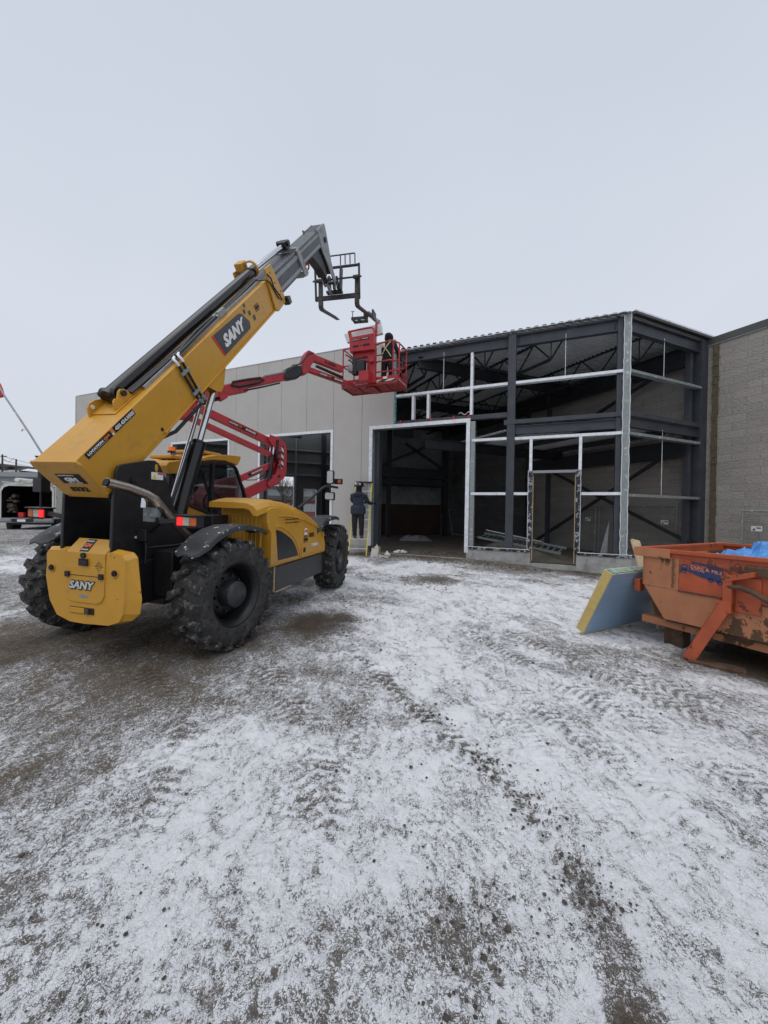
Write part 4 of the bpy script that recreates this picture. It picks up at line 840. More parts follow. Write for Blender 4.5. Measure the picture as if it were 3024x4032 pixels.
def fork(x,a1=6.84):
    m=MB(); m.tube((x-.075,5.49,7.395),(x+.075,5.49,7.395),.048,n=14); 
    pr=[(5.53,7.40),(5.58,7.40),(5.66,6.80),(5.74,6.79),(a1-.3,6.985),(a1,7.03),(a1,7.015),(a1-.3,6.945),(5.72,6.735),(5.62,6.73),(5.57,6.79)]
    m.prism(pr,'x',x-.055,x+.055); tp_(m,'fork','forkm',.006,parent=car)
fork(-.43); fork(.565)
# fork mounted lifting jib
jb=thing('fork_jib','grey clamp on jib with a chain slid over the right fork tip','lifting jib',TM)
m=MB().beam((.565,6.55,7.00),(.50,7.92,7.36),.10,.09); jm=m.build('jib_arm',M['galvdull'],jb,.008)
MB().box(.42,.47,6.6,6.9,6.9,7.12).box(.66,.71,6.6,6.9,6.9,7.12).build('fork_sleeve',M['carriage'],jb,.006)
m=MB().box(.05,.46,6.62,6.66,6.88,6.96).box(.05,.46,6.92,6.96,6.92,7.0).box(.05,.09,6.66,6.92,6.90,6.98).box(.22,.26,6.66,6.92,6.90,6.98).tube((.1,6.6,6.95),(.1,6.6,7.1),.012,n=8).tube((.05,6.6,7.1),(.15,6.6,7.1),.010,n=8); m.build('clamp_frame',M['carriage'],jb,.004)
MB().box(.46,.54,7.90,7.97,7.28,7.44).build('jib_end',M['black'],jb,.006)
m=MB()
for i in range(4): m.lathe([(-.006,.020),(.006,.020),(.006,.013),(-.006,.013),(-.006,.020)],(.50,7.90,7.27-.045*i),'x' if i%2 else 'y',12)
m.build('chain',M['carriage'],jb)
MB().tube((.5,7.90,7.10),(.5,7.90,7.02),.022,n=8).build('hook',M['redt'],jb)
# hood ---------------------------------------------------------------
top=[(.46,1.655),(.62,1.69),(.79,1.712),(1.03,1.705),(1.25,1.69),(1.49,1.645),(1.72,1.60),(1.93,1.535),(2.15,1.46),(2.36,1.375),(2.52,1.275),(2.61,1.19)]
def hs(a,z,zb=.80,xin=.42,xo=1.13):
    r_=.13; c=[(xin,a,zb),(xin,a,z+.015)]
    c.append(((xin+xo)/2,a,z+.022)); c.append((xo-r_*1.6,a,z+.010))
    for k in range(5):
        t=math.pi/2*(1-k/4); c.append((xo-r_+r_*math.cos(t)*1.0,a,z-r_+r_*math.sin(t)*1.0))
    c.append((xo+.015,a,(z*.45+zb*.55))); c.append((xo+.012,a,zb+.03)); c.append((xo-.01,a,zb)); return c
rings=[hs(a,z) for a,z in top if a>.75]; fr=hs(2.64,1.12); fr=[(x,2.64,min(z,1.1)) for x,y,z in fr]; rings.append(fr)
hood=tp_(MB().loft(rings,smooth=True),'engine_hood','yellow',0)
tp_(MB().loft([[(.42,a,z-.055),(.42,a,z+.015),(.775,a,z+.022),(.98,a,z+.012),(1.07,a,z-.02),(1.12,a,z-.075),(1.135,a,z-.15),(1.07,a,z-.14),(1.02,a,z-.075),(.95,a,z-.055)] for a,z in top[:4]]),'hood_lip','yellow',.012,parent=hood)
m=MB().prism([(.93,.80),(.93,1.25),(.80,1.27),(.74,1.32),(.70,1.42),(.69,1.60),(.80,1.62),(1.0,1.62),(1.0,.80)],'x',1.02,1.142); tp_(m,'hood_corner','yellow',.02,parent=hood,seg=3)
m=MB().box(.43,1.03,.70,.74,.80,1.62)
for i in range(9):
    x=.48+.06*i; m.tube((x,.70,1.33),(x,.70,1.49),.011,n=8)
    m.tube((x,.70,1.08),(x,.70,1.27),.011,n=8); m.tube((x,.70,.86),(x,.70,1.02),.011,n=8)
for i in range(16): m.tube((.46+.034*i,.70,1.53),(.46+.034*i,.70,1.59),.007,n=6)
tp_(m,'louvred_panel','yellow',.004,parent=hood)
tp_(MB().prism([(.50,1.05),(.68,1.05),(.95,1.55),(.70,1.55)],'z',1.733,1.737),'hood_grille','black',parent=hood)
# side details
tp_(MB().prism([(.905,1.30),(.935,1.31),(1.05,1.28),(1.20,1.22),(1.35,1.15),(1.45,1.07),(1.53,.97),(1.585,.87),(.985,.878)],'x',1.138,1.152),'side_window','sidewin',.006,parent=hood)
def rib(pts,r_=.012,x=1.146): return tp_(MB().path([(x,a,z) for a,z in pts],r_,8),'hood_rib','yellow',parent=hood)
rib([(.88,1.34),(.93,1.365),(1.07,1.34),(1.22,1.28),(1.38,1.20),(1.50,1.10),(1.60,.97),(1.65,.86),(1.70,.84),(2.45,.845),(2.53,.87),(2.55,1.17)])
tp_(MB().path([(1.141,.93,1.50),(1.146,1.15,1.50),(1.148,1.45,1.47),(1.148,1.8,1.41),(1.148,2.15,1.32),(1.146,2.38,1.23),(1.146,2.5,1.15)],.011,8),'hood_crease','yellow',parent=hood)
tp_(MB().prism([(1.70,.845),(1.84,.845),(1.84,1.02),(1.80,1.05),(1.72,1.05),(1.70,1.03)],'x',1.140,1.158),'latch_boss','yellow',.006,parent=hood)
tp_(MB().box(1.158,1.166,1.735,1.805,.90,.975),'latch','black',.006,parent=hood)
def ht(st,mt,a,z,w_,h_,**k): return text('lettering',st,M[mt],tele,(1.149,a,z),(0,1,0),(0,0,1),w_,h_,**k)
ht('8332','blk',1.955,1.125,.19,.072,bold=.03); ht('STH844A','white',2.04,.965,.26,.05,bold=.04); ht('GM','blk',1.75,1.075,.15,.05,bold=.07); ht('EQUIPEMENTS','blk',1.75,1.135,.15,.012); ht('438.713.SANY','blk',1.75,1.05,.15,.013)
stick((1.149,1.775,1.17),(0,1,0),(0,0,1),.09,.11,'white'); ht('GM','redt',1.785,1.215,.07,.04,off=.006); stick((1.149,1.775,1.155),(0,1,0),(0,0,1),.09,.012,'blk')
ht('Customer service Telephone: 4006098318','blk',1.14,1.428,.48,.026,bold=.015); ht('Customer service Email: crd@sany.com.cn','blk',1.14,1.380,.45,.026,bold=.015)
tp_(MB().box(1.05,1.125,.965,2.58,.44,.79),'side_skirt','plasticless',.008); tp_(MB().beam((1.09,.955,.44),(1.09,.955,.80),.05,.02).beam((1.128,.965,.436),(1.128,1.4,.44),.01,.012),'skirt_edge','wood')
# fenders
def fender(x0,x1,prof,flip,name='fender'):
    m=MB(); r=[]
    for i,(a,z) in enumerate(prof):
        e=.0; tx=.5 if i in(0,len(prof)-1) else (.9 if i in(1,len(prof)-2) else 1)
        xm=(x0+x1)/2; h=(x1-x0)/2
        r.append([(xm-h*tx,a,z-.012),(xm-h*tx*.96,a,z+.014),(xm,a,z+.028),(xm+h*tx*.92,a,z+.012),(xm+h*tx,a,z-.045 if tx==1 else z-.02),(xm+h*tx*.97,a,z-.045 if tx==1 else z-.02),(xm+h*.88*tx,a,z-.004),(xm,a,z+.012)])
    m.loft(r,smooth=True)
    if flip: m.v=[(-x,y,z) for x,y,z in m.v]
    return tp_(m,name,'plastic',.004)
pf=[(-.61,1.13),(-.57,1.155),(-.46,1.225),(-.33,1.30),(-.17,1.36),(.02,1.395),(.22,1.395),(.42,1.37),(.58,1.33),(.68,1.29),(.72,1.27)]
fender(.83,1.17,pf,0); fender(.83,1.17,pf,1)
pf2=[(WB-.62,1.16),(WB-.60,1.22),(WB-.52,1.33),(WB-.38,1.39),(WB-.20,1.405),(WB-.05,1.41),(WB+.08,1.395),(WB+.18,1.36),(WB+.25,1.31)]
fender(.80,1.22,[(a-.45,z) for a,z in pf2][:4]+[(WB-.6,1.42),(WB-.35,1.43),(WB-.15,1.40),(WB+.0,1.36)],0); fender(.80,1.22,pf2,1)
tp_(MB().path([(.75,.2,1.0),(.72,.22,1.25),(.80,.26,1.34),(.95,.28,1.37)],.022,8).path([(-.75,.2,1.0),(-.72,.22,1.25),(-.95,.28,1.37)],.022,8),'fender_bracket','black')
# lamps
for sx in(1,-1):
    zc=1.482; lm=MB().box(.885,1.135,-.59,-.50,zc-.058,zc+.052); lm.box(.87,1.145,-.63,-.48,zc+.052,zc+.066).box(.90,1.12,-.61,-.59,zc-.066,zc-.056)
    if sx<0: lm.v=[(-x,y,z) for x,y,z in lm.v]
    lo=tp_(lm,'lamp_housing','black',.006)
    for k,(x0,x1,mt) in enumerate(((.893,.965,'redlamp'),(.968,1.045,'clearlamp'),(1.048,1.125,'amber'))):
        if sx<0:x0,x1=-x1,-x0
        tp_(MB().box(x0,x1,-.607,-.592,zc-.046,zc+.042),'tail_lamp' if k==0 else ('reversing_lamp' if k==1 else 'indicator_lamp'),mt,.008,parent=lo)
    a=MB().beam((.885*sx,-.55,zc),(.66*sx,-.56,zc-.02),.05,.05).beam((.67*sx,-.56,zc-.0),(.40*sx,-.47,zc-.16),.05,.05).box(min(.34*sx,.46*sx),max(.34*sx,.46*sx),-.55,-.40,1.24,1.36); tp_(a,'lamp_arm','black',.006)
tp_(MB().path([(.38,-.47,1.22),(.40,-.48,1.15),(.38,-.47,1.08),(.39,-.48,1.0)],.014,6).path([(.36,-.46,1.16),(.5,-.2,1.17),(.6,-.0,1.2)],.010,6),'cable','black')
# exhaust
tp_(MB().path([(.55,-1.07,1.835),(.56,-.86,1.795),(.575,-.66,1.735),(.60,-.58,1.69),(.61,-.54,1.63)],.046,18).path([(.61,-.55,1.66),(.62,-.45,1.55),(.66,-.22,1.32),(.70,.05,1.08)],.040,16),'exhaust_pipe','stainless')
tp_(MB().tube((.55,-1.076,1.836),(.5497,-1.079,1.837),.039,n=18),'exhaust_mouth','blk'); tp_(MB().box(.50,.60,-.55,-.50,1.50,1.60).box(.40,.55,-.53,-.51,1.45,1.6),'exhaust_bracket','galvdull',.003)
tp_(MB().tube((.50,-.62,1.60),(.50,-.61,1.70),.035,n=14),'filler_cap','chrome')
# hoses in tower
m=MB()
for i in range(4): m.path([(.05+.05*i,-.62,1.70),(.10+.04*i,-.55,1.5),(.12,-.5,1.35),(.02+.05*i,-.4,1.1)],.013,6)
tp_(m,'hydraulic_hose','black')
# cab ---------------------------------------------------------------
cab=tp_(MB().prism([(.62,1.05),(.60,1.55),(.98,1.62),(1.44,1.46),(1.46,1.0)],'x',-1.15,-.36),'cab','yellow',.01)
def cp(m,n,mt,b=0,**k): return tp_(m,n,mt,b,parent=cab,**k)
for x in(-.37,-1.13):
    m=MB(); fr_=[(.96,1.60),(.985,2.05),(1.08,2.16),(1.26,2.245),(1.50,2.285),(1.80,2.30),(2.04,2.285),(2.13,2.22),(2.42,1.72),(2.50,1.20),(1.45,1.0),(1.45,1.45)]
    def seg2(a,b,w_=.05): m.beam((x,)+a,(x,)+b,.045,w_,up=(1,0,0))
    pts=fr_[:9]
    for a,b in zip(pts[:-1],pts[1:]): seg2(a,b)
    seg2((.955,1.605),(1.46,1.455)); seg2((1.50,2.285),(1.46,1.0),.075); seg2((2.42,1.72),(2.5,1.1),.05); seg2((1.46,1.0),(2.5,1.0),.06)
    cp(m,'cab_frame','black',.008)
    cp(MB().prism([(.97,1.62),(.99,2.06),(1.10,2.16),(1.27,2.24),(1.48,2.27),(1.45,1.47)],'x',x-.003,x+.003),'side_window','glass')
    cp(MB().prism([(1.50,1.05),(1.53,2.27),(1.80,2.285),(2.03,2.27),(2.11,2.21),(2.40,1.72),(2.46,1.1)],'x',x-.003,x+.003),'side_window','glass')
cp(MB().box(-1.13,-.37,.93,.975,1.1,1.65).beam((-1.12,.63,1.5),(-1.12,.66,2.16),.05,.05).beam((-.40,.63,1.5),(-.40,.66,2.16),.05,.05),'cab_pillar','black')
cp(MB().prism([(2.13,2.22),(2.42,1.72),(2.52,1.0),(2.51,1.0),(2.41,1.72),(2.12,2.22)],'x',-1.13,-.37),'windscreen','glass')
roof=[(.55,2.14),(.58,2.19),(.80,2.24),(1.10,2.27),(1.35,2.36),(1.60,2.42),(1.90,2.455),(2.20,2.47),(2.225,2.46),(2.19,2.38),(2.13,2.30),(1.8,2.345),(1.5,2.325),(1.25,2.28),(1.08,2.20),(1.0,2.13),(.98,2.06),(.80,2.05),(.60,2.03)]
cp(MB().prism(roof,'x',-1.16,-.345),'cab_roof','yellow',.012,seg=3)
cp(MB().box(-.95,-.55,.85,1.3,2.27,2.33).box(-1.0,-.5,1.4,1.9,2.42,2.475),'roof_hatch','yellow',.02)
m=MB()
for i in range(7): m.beam((-.42-.11*i,1.55,2.24),(-.42-.11*i,2.1,2.26),.02,.02)
for a in(1.7,1.95): m.beam((-1.1,a,2.245),(-.4,a,2.245),.02,.02)
cp(m,'roof_guard','black')
seat=MB().box(-.98,-.55,1.25,1.65,1.35,1.48).loft([[(-.95,1.17,1.4),(-.58,1.17,1.4),(-.58,1.29,1.4),(-.95,1.29,1.4)],[(-.92,1.10,2.0),(-.61,1.10,2.0),(-.61,1.19,2.0),(-.92,1.19,2.0)]]); cp(seat,'seat','black',.03)
cp(MB().lathe([(-.012,.19),(.012,.19),(.012,.165),(-.012,.165),(-.012,.19)],(-.75,2.0,1.62),'y',24).tube((-.75,2.0,1.62),(-.75,2.2,1.2),.03),'steering_wheel','black')
m=MB().tube((-.60,.90,2.27),(-.60,.90,2.36),.010,n=8).tube((-.60,.90,2.36),(-.60,.90,2.385),.055,n=18).path([(-.60,.90,2.27),(-.66,.86,2.25),(-.68,.93,2.25)],.01,6); bo=cp(m,'beacon_base','black'); cp(MB().tube((-.60,.90,2.385),(-.60,.90,2.445),.050,n=20),'beacon_lens','beacon')
# mirrors on the front right
m=MB().path([(1.10,1.62,1.60),(1.16,2.0,1.78),(1.19,2.36,1.955),(1.20,2.46,1.985),(1.20,2.60,1.99),(1.2,3.02,1.985)],.022,10).path([(1.2,2.68,1.80),(1.2,2.68,2.1)],.014,8); mo=tp_(m,'mirror_arm','black')
for z0,z1,hw,b in((2.03,2.28,.07,.03),(1.74,1.89,.095,.025)):
    mm_=MB().box(1.2-hw,1.2+hw,2.635,2.70,z0,z1); mi=tp_(mm_,'mirror_housing','black',b,parent=mo,seg=3); tp_(MB().box(1.2-hw+.016,1.2+hw-.016,2.630,2.6345,z0+.016,z1-.016),'mirror_glass','mirror',.0,parent=mi) if 0 else None
    q=MB().prism([(1.2-hw+.03,z0+.018),(1.2+hw-.03,z0+.018),(1.2+hw-.016,z0+.035),(1.2+hw-.016,z1-.035),(1.2+hw-.03,z1-.018),(1.2-hw+.03,z1-.018),(1.2-hw+.016,z1-.035),(1.2-hw+.016,z0+.035)],'y',2.630,2.634); tp_(q,'mirror_glass','chromelet',parent=mo)  # pale glass colour stands in for a bright reflection
tp_(MB().box(1.22,1.36,2.78,2.88,2.04,2.14),'front_lamp','black',.012,parent=mo); tp_(MB().box(1.30,1.355,2.772,2.779,2.06,2.12),'front_indicator','amber',parent=mo)
# left side: antenna like level post, flag
tp_(MB().tube((-1.1,-.49,1.55),(-1.1,-.49,2.15),.012,n=8).lathe([(.0,.03),(.03,.06),(.035,.06)],(-1.1,-.49,2.10),'z',16).box(-1.17,-1.04,-.53,-.43,1.72,1.88).tube((-1.1,-.48,1.88),(-1.1,-.48,1.98),.04,n=12),'rear_beacon_post','black',.004)
fl=thing('warning_flag','small red flag on a thin pole strapped to the boom end','flag',TM)
MB().path([(-.235,-1.0,1.985),(-.512,-1.0,2.31),(-.846,-1.0,2.677),(-.99,-1.0,2.86)],.0085,8).build('flag_pole',M['galvdull'],fl)
MB().tube((-.27,-1.0,2.02),(-.205,-1.0,1.95),.016,n=10).build('pole_clamp',M['lightgrey'],fl); MB().path([(-.53,-1.05,2.315),(-.50,-1.06,2.335),(-.46,-1.06,2.325)],.006,6).build('cord',M['white'],fl)
q=MB(); 
nu,nv=8,6
g=[]
P0=Vector((-.85,-1.0,2.68)); U_=Vector((-.14,0,.18)); V_=Vector((-.30,-.05,-.04))
for i in range(nu):
    for j in range(nv):
        u,v=i/(nu-1),j/(nv-1); p=P0+U_*u+V_*v+Vector((0,.03*math.sin(6*v+2*u),0)); g.append(tuple(p))
for i in range(nu-1):
    for j in range(nv-1): q.add([g[i*nv+j],g[i*nv+j+1],g[(i+1)*nv+j+1],g[(i+1)*nv+j]],[(0,1,2,3)],smooth=True)
fo=q.build('flag_cloth',M['redt'],fl,weld=True); sdm=fo.modifiers.new('s','SOLIDIFY'); sdm.thickness=.002
# ---------------- articulated boom lift ----------------
GM_=frame((-.7,11.3,0),-40)
lift=thing('boom_lift','red articulated boom lift with folded arms behind the yellow machine, basket up at the wall','boom lift',GM_)
def lp(mb,n,mt,b=.006,parent=None): return mb.build(n,M[mt],parent or lift,b)
def arm(a,b,h=.20,w_=.16,y=0,n='lift_arm',mt='red'): return lp(MB().beam((a[0],y,a[1]),(b[0],y,b[1]),w_,h),n,mt,.008)
# chassis and turret
zg=.12
c=MB().box(-5.2,-3.0,-.75,.75,.55,.95).box(-5.0,-4.3,-.95,-.75,.4,.9); lp(c,'chassis','red',.03)
lp(MB().lathe([(0,.45),(.1,.45)],(-4.1,0,.95),'z',24).box(-5.2,-4.45,-.7,.7,1.05,1.75),'counterweight','red',.05)
tb=MB().prism([(-4.45,1.05),(-3.1,1.05),(-3.15,1.55),(-3.5,1.9),(-3.65,2.15),(-3.9,2.3),(-4.2,2.2),(-4.4,1.9)],'y',-.62,.62); lp(tb,'turret_cover','red',.06)
for x in(-4.95,-3.2):
    for y in(-.85,.85): lp(MB().lathe([(-.15,.2),(-.15,.42),(-.12,.45),(.12,.45),(.15,.42),(.15,.2)],(x,y,.56),'y',28),'wheel','rubber',0)
# lower riser pair going up right to the knuckle
arm((-4.1,1.60),(-2.62,2.36),.24,.20); arm((-3.9,2.12),(-2.72,2.72),.15,.14)
for y in(-.1,.1): lp(MB().tube((-2.86,y,2.22),(-2.76,y,2.95),.05,n=12),'cylinder','blackgloss',0); lp(MB().tube((-2.76,y,2.92),(-2.72,y,3.22),.026,n=10),'cylinder_rod','chrome',0)
kn=[(-2.86,3.42),(-2.60,3.36),(-2.46,3.26),(-2.42,3.05),(-2.42,2.55),(-2.48,2.38),(-2.72,2.20),(-2.86,2.14),(-2.92,2.22),(-2.70,2.48),(-2.62,2.75),(-2.68,3.05),(-2.9,3.28)]
for y in(-.16,.12): lp(MB().prism(kn,'y',y,y+.035),'knuckle_plate','red',.006)
lp(MB().box(-2.455,-2.415,-.12,.12,2.5,3.2),'knuckle_web','red')
lp(MB().box(-2.57,-2.51,-.168,-.161,2.62,3.18),'hazard_stripe','stripes',0)
m=MB()
for z in(2.65,2.85,3.0,2.42): m.tube((-2.62,-.175,z),(-2.62,-.16,z),.035,n=12)
lp(m,'pin','black',0)
lp(MB().box(-2.70,-2.66,-.2,-.165,2.85,3.30).tube((-2.68,-.2,3.28),(-2.68,-.1,3.28),.03,n=10),'latch','black',0)
# upper riser pair going back up left
ua=arm((-2.55,3.18),(-4.70,3.88),.17,.14); arm((-2.72,2.93),(-4.75,3.60),.12,.14)
lp(MB().box(-5.0,-4.6,-.14,.14,3.5,4.1),'upper_knuckle','red',.03)
def lt(st,mt,P,Q,h,bold=.03,y=-.082,name='lettering'):
    P=Vector((P[0],y,P[1]));Q=Vector((Q[0],y,Q[1])); d=Q-P; return text(name,st,M[mt],lift,P,d,Vector((-d.z,0,d.x)),d.length,h,bold=bold)
def lband(P,Q,h,y=-.0745):
    P=Vector((P[0],y,P[1]));Q=Vector((Q[0],y,Q[1])); d=(Q-P).normalized(); u=Vector((-d.z,0,d.x))
    v=[P,Q,Q+u*h,P+u*h]; v2=[q+Vector((0,.004,0)) for q in v]; lp(MB().add(v+v2,FB),'sticker','blk',0)
lband((-3.83,3.56),(-3.17,3.345),.075); lt('LOCATION','white',(-3.81,3.575),(-3.62,3.512),.04,y=-.08); lt('GM','oranget',(-3.60,3.507),(-3.53,3.484),.04,y=-.08); lt('450.434.0505','white',(-3.44,3.455),(-3.2,3.376),.045,y=-.08)
lband((-3.33,2.37),(-2.98,2.55),.075); lt('450.434.0505','white',(-3.27,2.42),(-3.0,2.557),.045,y=-.08)
lp(MB().tube((-4.5,.0,3.50),(-3.2,0,3.0),.0001,n=4) if 0 else MB().path([(-3.42,-.12,2.28),(-3.2,-.14,2.30),(-3.0,-.13,2.42),(-2.95,-.12,2.30)],.012,6),'hose','black',0)
# main boom
lp(MB().beam((-4.75,0,3.93),(-3.42,0,4.48),.20,.22),'main_boom','red',.01); lp(MB().beam((-3.9,0,4.33),(-2.42,0,4.96),.15,.17),'boom_extension','red',.01)
lp(MB().prism([(-4.05,4.22),(-3.84,4.32),(-3.86,4.12),(-3.95,4.05),(-4.02,4.07)],'y',-.12,.12),'cylinder_lug','red')
lp(MB().tube((-4.9,.0,3.72),(-4.15,0,4.02),.06,n=14).tube((-4.2,0,4.0),(-3.98,0,4.10),.035,n=10),'boom_cylinder','black',0)
m=MB().path([(-3.75,-.12,4.50),(-3.4,-.13,4.64),(-3.12,-.13,4.74),(-3.02,-.12,4.70),(-3.2,-.12,4.60),(-3.6,-.12,4.43),(-3.78,-.12,4.41),(-3.75,-.12,4.50)],.028,8); lp(m,'cable_track','black',0)
m=MB().path([(-3.5,-.09,4.36),(-3.1,-.095,4.52),(-2.6,-.09,4.74)],.02,8); lp(m,'hose','black',0)
lp(MB().beam((-3.0,-.02,4.82),(-2.42,-.02,5.07),.13,.03),'boom_cover','lightgrey',.003)
text('lettering','450.434.0505',M['blk'],lift,(-2.9,-.09,4.812),(.92,0,.39),(-.39,0,.92),.0001,.0001) if 0 else None
lp(MB().prism([(-2.50,4.87),(-2.44,5.14),(-2.2,5.28),(-2.02,5.30),(-1.98,5.16),(-2.1,4.98),(-2.35,4.88)],'y',-.13,.13),'rotary_joint','black',.03)
m=MB()
for k in range(4): m.path([(-2.42,-.14+.05*k,5.06),(-2.2,-.16+.06*k,5.26+.02*k),(-2.05,-.15+.05*k,5.36),(-1.95,-.14+.05*k,5.52),(-1.85,-.13+.05*k,5.66),(-1.72,-.12+.05*k,5.70)],.014,6)
lp(m,'hose','black',0)
# jib
lp(MB().prism([(-2.04,5.16),(-1.96,5.10),(-1.86,5.14),(-1.74,5.40),(-1.66,5.52),(-1.66,5.74),(-1.84,5.76),(-1.92,5.64)],'y',-.12,.12),'jib_knuckle','red',.015)
arm((-1.72,5.64),(-.72,5.555),.17,.14); arm((-1.85,5.30),(-.35,5.19),.12,.14); lp(MB().tube((-1.55,0,5.45),(-.7,0,5.34),.04,n=12),'jib_cylinder','blackgloss',0)
lt('3-2886','blk',(-1.32,5.57),(-.98,5.54),.07,bold=.02); lband((-1.5,5.215),(-.72,5.16),.075); lt('LOCATION','white',(-1.48,5.232),(-1.25,5.216),.045,y=-.08); lt('GM','oranget',(-1.22,5.214),(-1.12,5.207),.045,y=-.08); lt('450.434.0505','white',(-1.02,5.20),(-.74,5.18),.045,y=-.08)
# basket in its own frame, expressed in lift coordinates
KF=frame((-1.31,11.3,5.19),22); iG=GM_.inverted()
def kb(mb,n,mt,b=.004,parent=None):
    T_=iG@KF; mb.v=[tuple(T_@Vector(v)) for v in mb.v]; return lp(mb,n,mt,b,parent)
W_,D_=1.76,.76
bk=kb(MB().box(0,W_,0,D_,0,.035),'basket_floor','reddirty')
m=MB()
for x in(.02,.44,.88,1.32,1.72): m.box(x-.02,x+.02,.02,D_-.02,-.03,0)
m.box(0,W_,.0,.03,-.03,0).box(0,W_,D_-.03,D_,-.03,0).box(.0,.03,0,D_,-.03,0).box(W_-.03,W_,0,D_,-.03,0).box(.75,1.0,.1,.66,-.07,-.03); kb(m,'floor_frame','reddirty',parent=bk)
m=MB().box(0,W_,-.006,0,.04,.19).box(0,W_,D_,D_+.006,.04,.19).box(-.006,0,0,D_,.04,.19).box(W_,W_+.006,0,D_,.04,.19); kb(m,'toe_board','red',0,bk)
for a,b in((.03,.45),(1.12,1.7)): kb(MB().box(a,b,-.012,-.0065,.045,.10),'hazard_stripe','stripes',0,bk)
kb(MB().box(W_+.0065,W_+.012,.05,.7,.045,.10),'hazard_stripe','stripes',0,bk)
kb(MB().box(1.32,1.44,-.012,-.0065,.115,.175),'sticker','white',0,bk)
r_=.021
def rail(pts): return kb(MB().path(pts,r_,10),'guard_rail','red',0,bk)
for x,y in((.03,.02),(.03,.74),(1.60,.02),(1.74,.12),(1.74,.74),(.62,.74),(1.2,.74)): rail([(x,y,.05),(x,y,1.12)])
for z in(1.12,.62):
    rail([(.95,.0,z-.05 if z>1 else z-.03),(1.2,.0,z),(1.52,.0,z+.05 if z>1 else z),(1.72,.12,z),(1.74,.4,z),(1.74,.74,z)]); rail([(1.74,.74,z),(.03,.74,z),(.03,.02,z),(.3,.0,z)])
rail([(1.0,0,.33),(1.74,.05,.33),(1.74,.74,.33)]); rail([(.06,.1,1.0),(.35,.45,.85),(.38,.5,.72),(.1,.2,.88)])
# console tower
kb(MB().box(.86,1.12,-.11,-.015,.02,1.0),'mast','red',.01,bk); kb(MB().box(.42,1.10,-.14,-.02,.62,.93),'mast_plate','red',.012,bk)
kb(MB().prism([(.38,.89),(1.12,.87),(1.12,1.33),(.36,1.32)],'y',-.26,-.03),'control_box','red',.02,bk)
for x0,x1 in((.48,.66),(.80,1.0)): kb(MB().box(x0,x1,-.266,-.2605,1.00,1.06),'hand_slot','blk',.003,bk)
kb(MB().tube((.73,-.266,1.03),(.73,-.262,1.03),.018,n=10),'hand_slot','blk',0,bk)
T_=iG@KF
def kt(st,mt,x,z,w_,h_,y=-.263,**k):
    P=T_@Vector((x,y,z)); du=T_.to_3x3()@Vector((1,0,0)); return text('lettering',st,M[mt],lift,P,du,(0,0,1),w_,h_,**k)
kb(MB().box(.46,.98,-.266,-.2605,1.18,1.24),'sticker','blk',0,bk); kt('LOCATION','white',.475,1.195,.16,.03,y=-.268); kt('GM','oranget',.65,1.195,.07,.03,y=-.268,bold=.05); kt('450.434.0505','white',.76,1.195,.2,.03,y=-.268)
kt('3-2886','blk',.60,.70,.30,.07,y=-.142,bold=.02)
kb(MB().path([(.42,-.15,1.30),(.30,-.1,1.52),(.34,-.1,1.56),(.8,-.12,1.56),(.98,-.12,1.555),(1.06,-.13,1.50),(1.10,-.15,1.30)],.026,10),'control_guard','red',0,bk)
kb(MB().beam((1.12,-.1,1.30),(1.12,-.08,1.68),.05,.07).beam((.36,-.1,1.28),(.26,-.08,1.58),.06,.08),'guard_post','red',.01,bk)
m=MB().box(.62,.86,-.30,-.12,.30,.62).tube((.55,-.2,.25),(.55,-.2,.7),.09,n=16); kb(m,'rotator','black',.02,bk)
m=MB()
for k in range(6): m.path([(.35+.05*k,-.2,.80-.03*k),(.42+.05*k,-.28,.66),(.5+.06*k,-.26,.50-.02*k),(.62+.02*k,-.22,.42)],.013,6)
m.path([(.5,-.15,.98),(.47,-.2,.8),(.5,-.2,.62)],.012,6); kb(m,'hose','black',0,bk)
kb(MB().box(.70,1.0,-.32,-.10,.02,.30),'basket_mount','red',.012,bk); kb(MB().box(.95,1.10,-.2,-.1,.56,.74),'basket_mount','red',.012,bk)
kb(MB().box(.34,.5,-.3,-.1,.34,.5),'valve_block','lightgrey',.01,bk)
# white wall panel standing in the basket
wp_=thing('wall_panel_offcut','white faced insulated panel piece slung upright in the red basket','panel',KF)
m=MB().add([(.10,.10,1.36),(1.26,.02,1.42),(1.26,.10,1.40),(.10,.18,1.34),(.0,.10,1.61),(1.20,.02,1.70),(1.21,.12,1.69),(.0,.18,1.60)],FB); m.build('panel_sheet',M['white'],wp_,.004)
m=MB()
for i in range(9):
    x=.45+.09*i; z=1.645+.007*i+.005; m.path([(x,.08,z-.0),(x+.02,.08,z+.03+.02*random.random()),(x+.05,.08,z+.03)],.005,5)
m.build('wire_tie',M['lightgrey'],wp_)
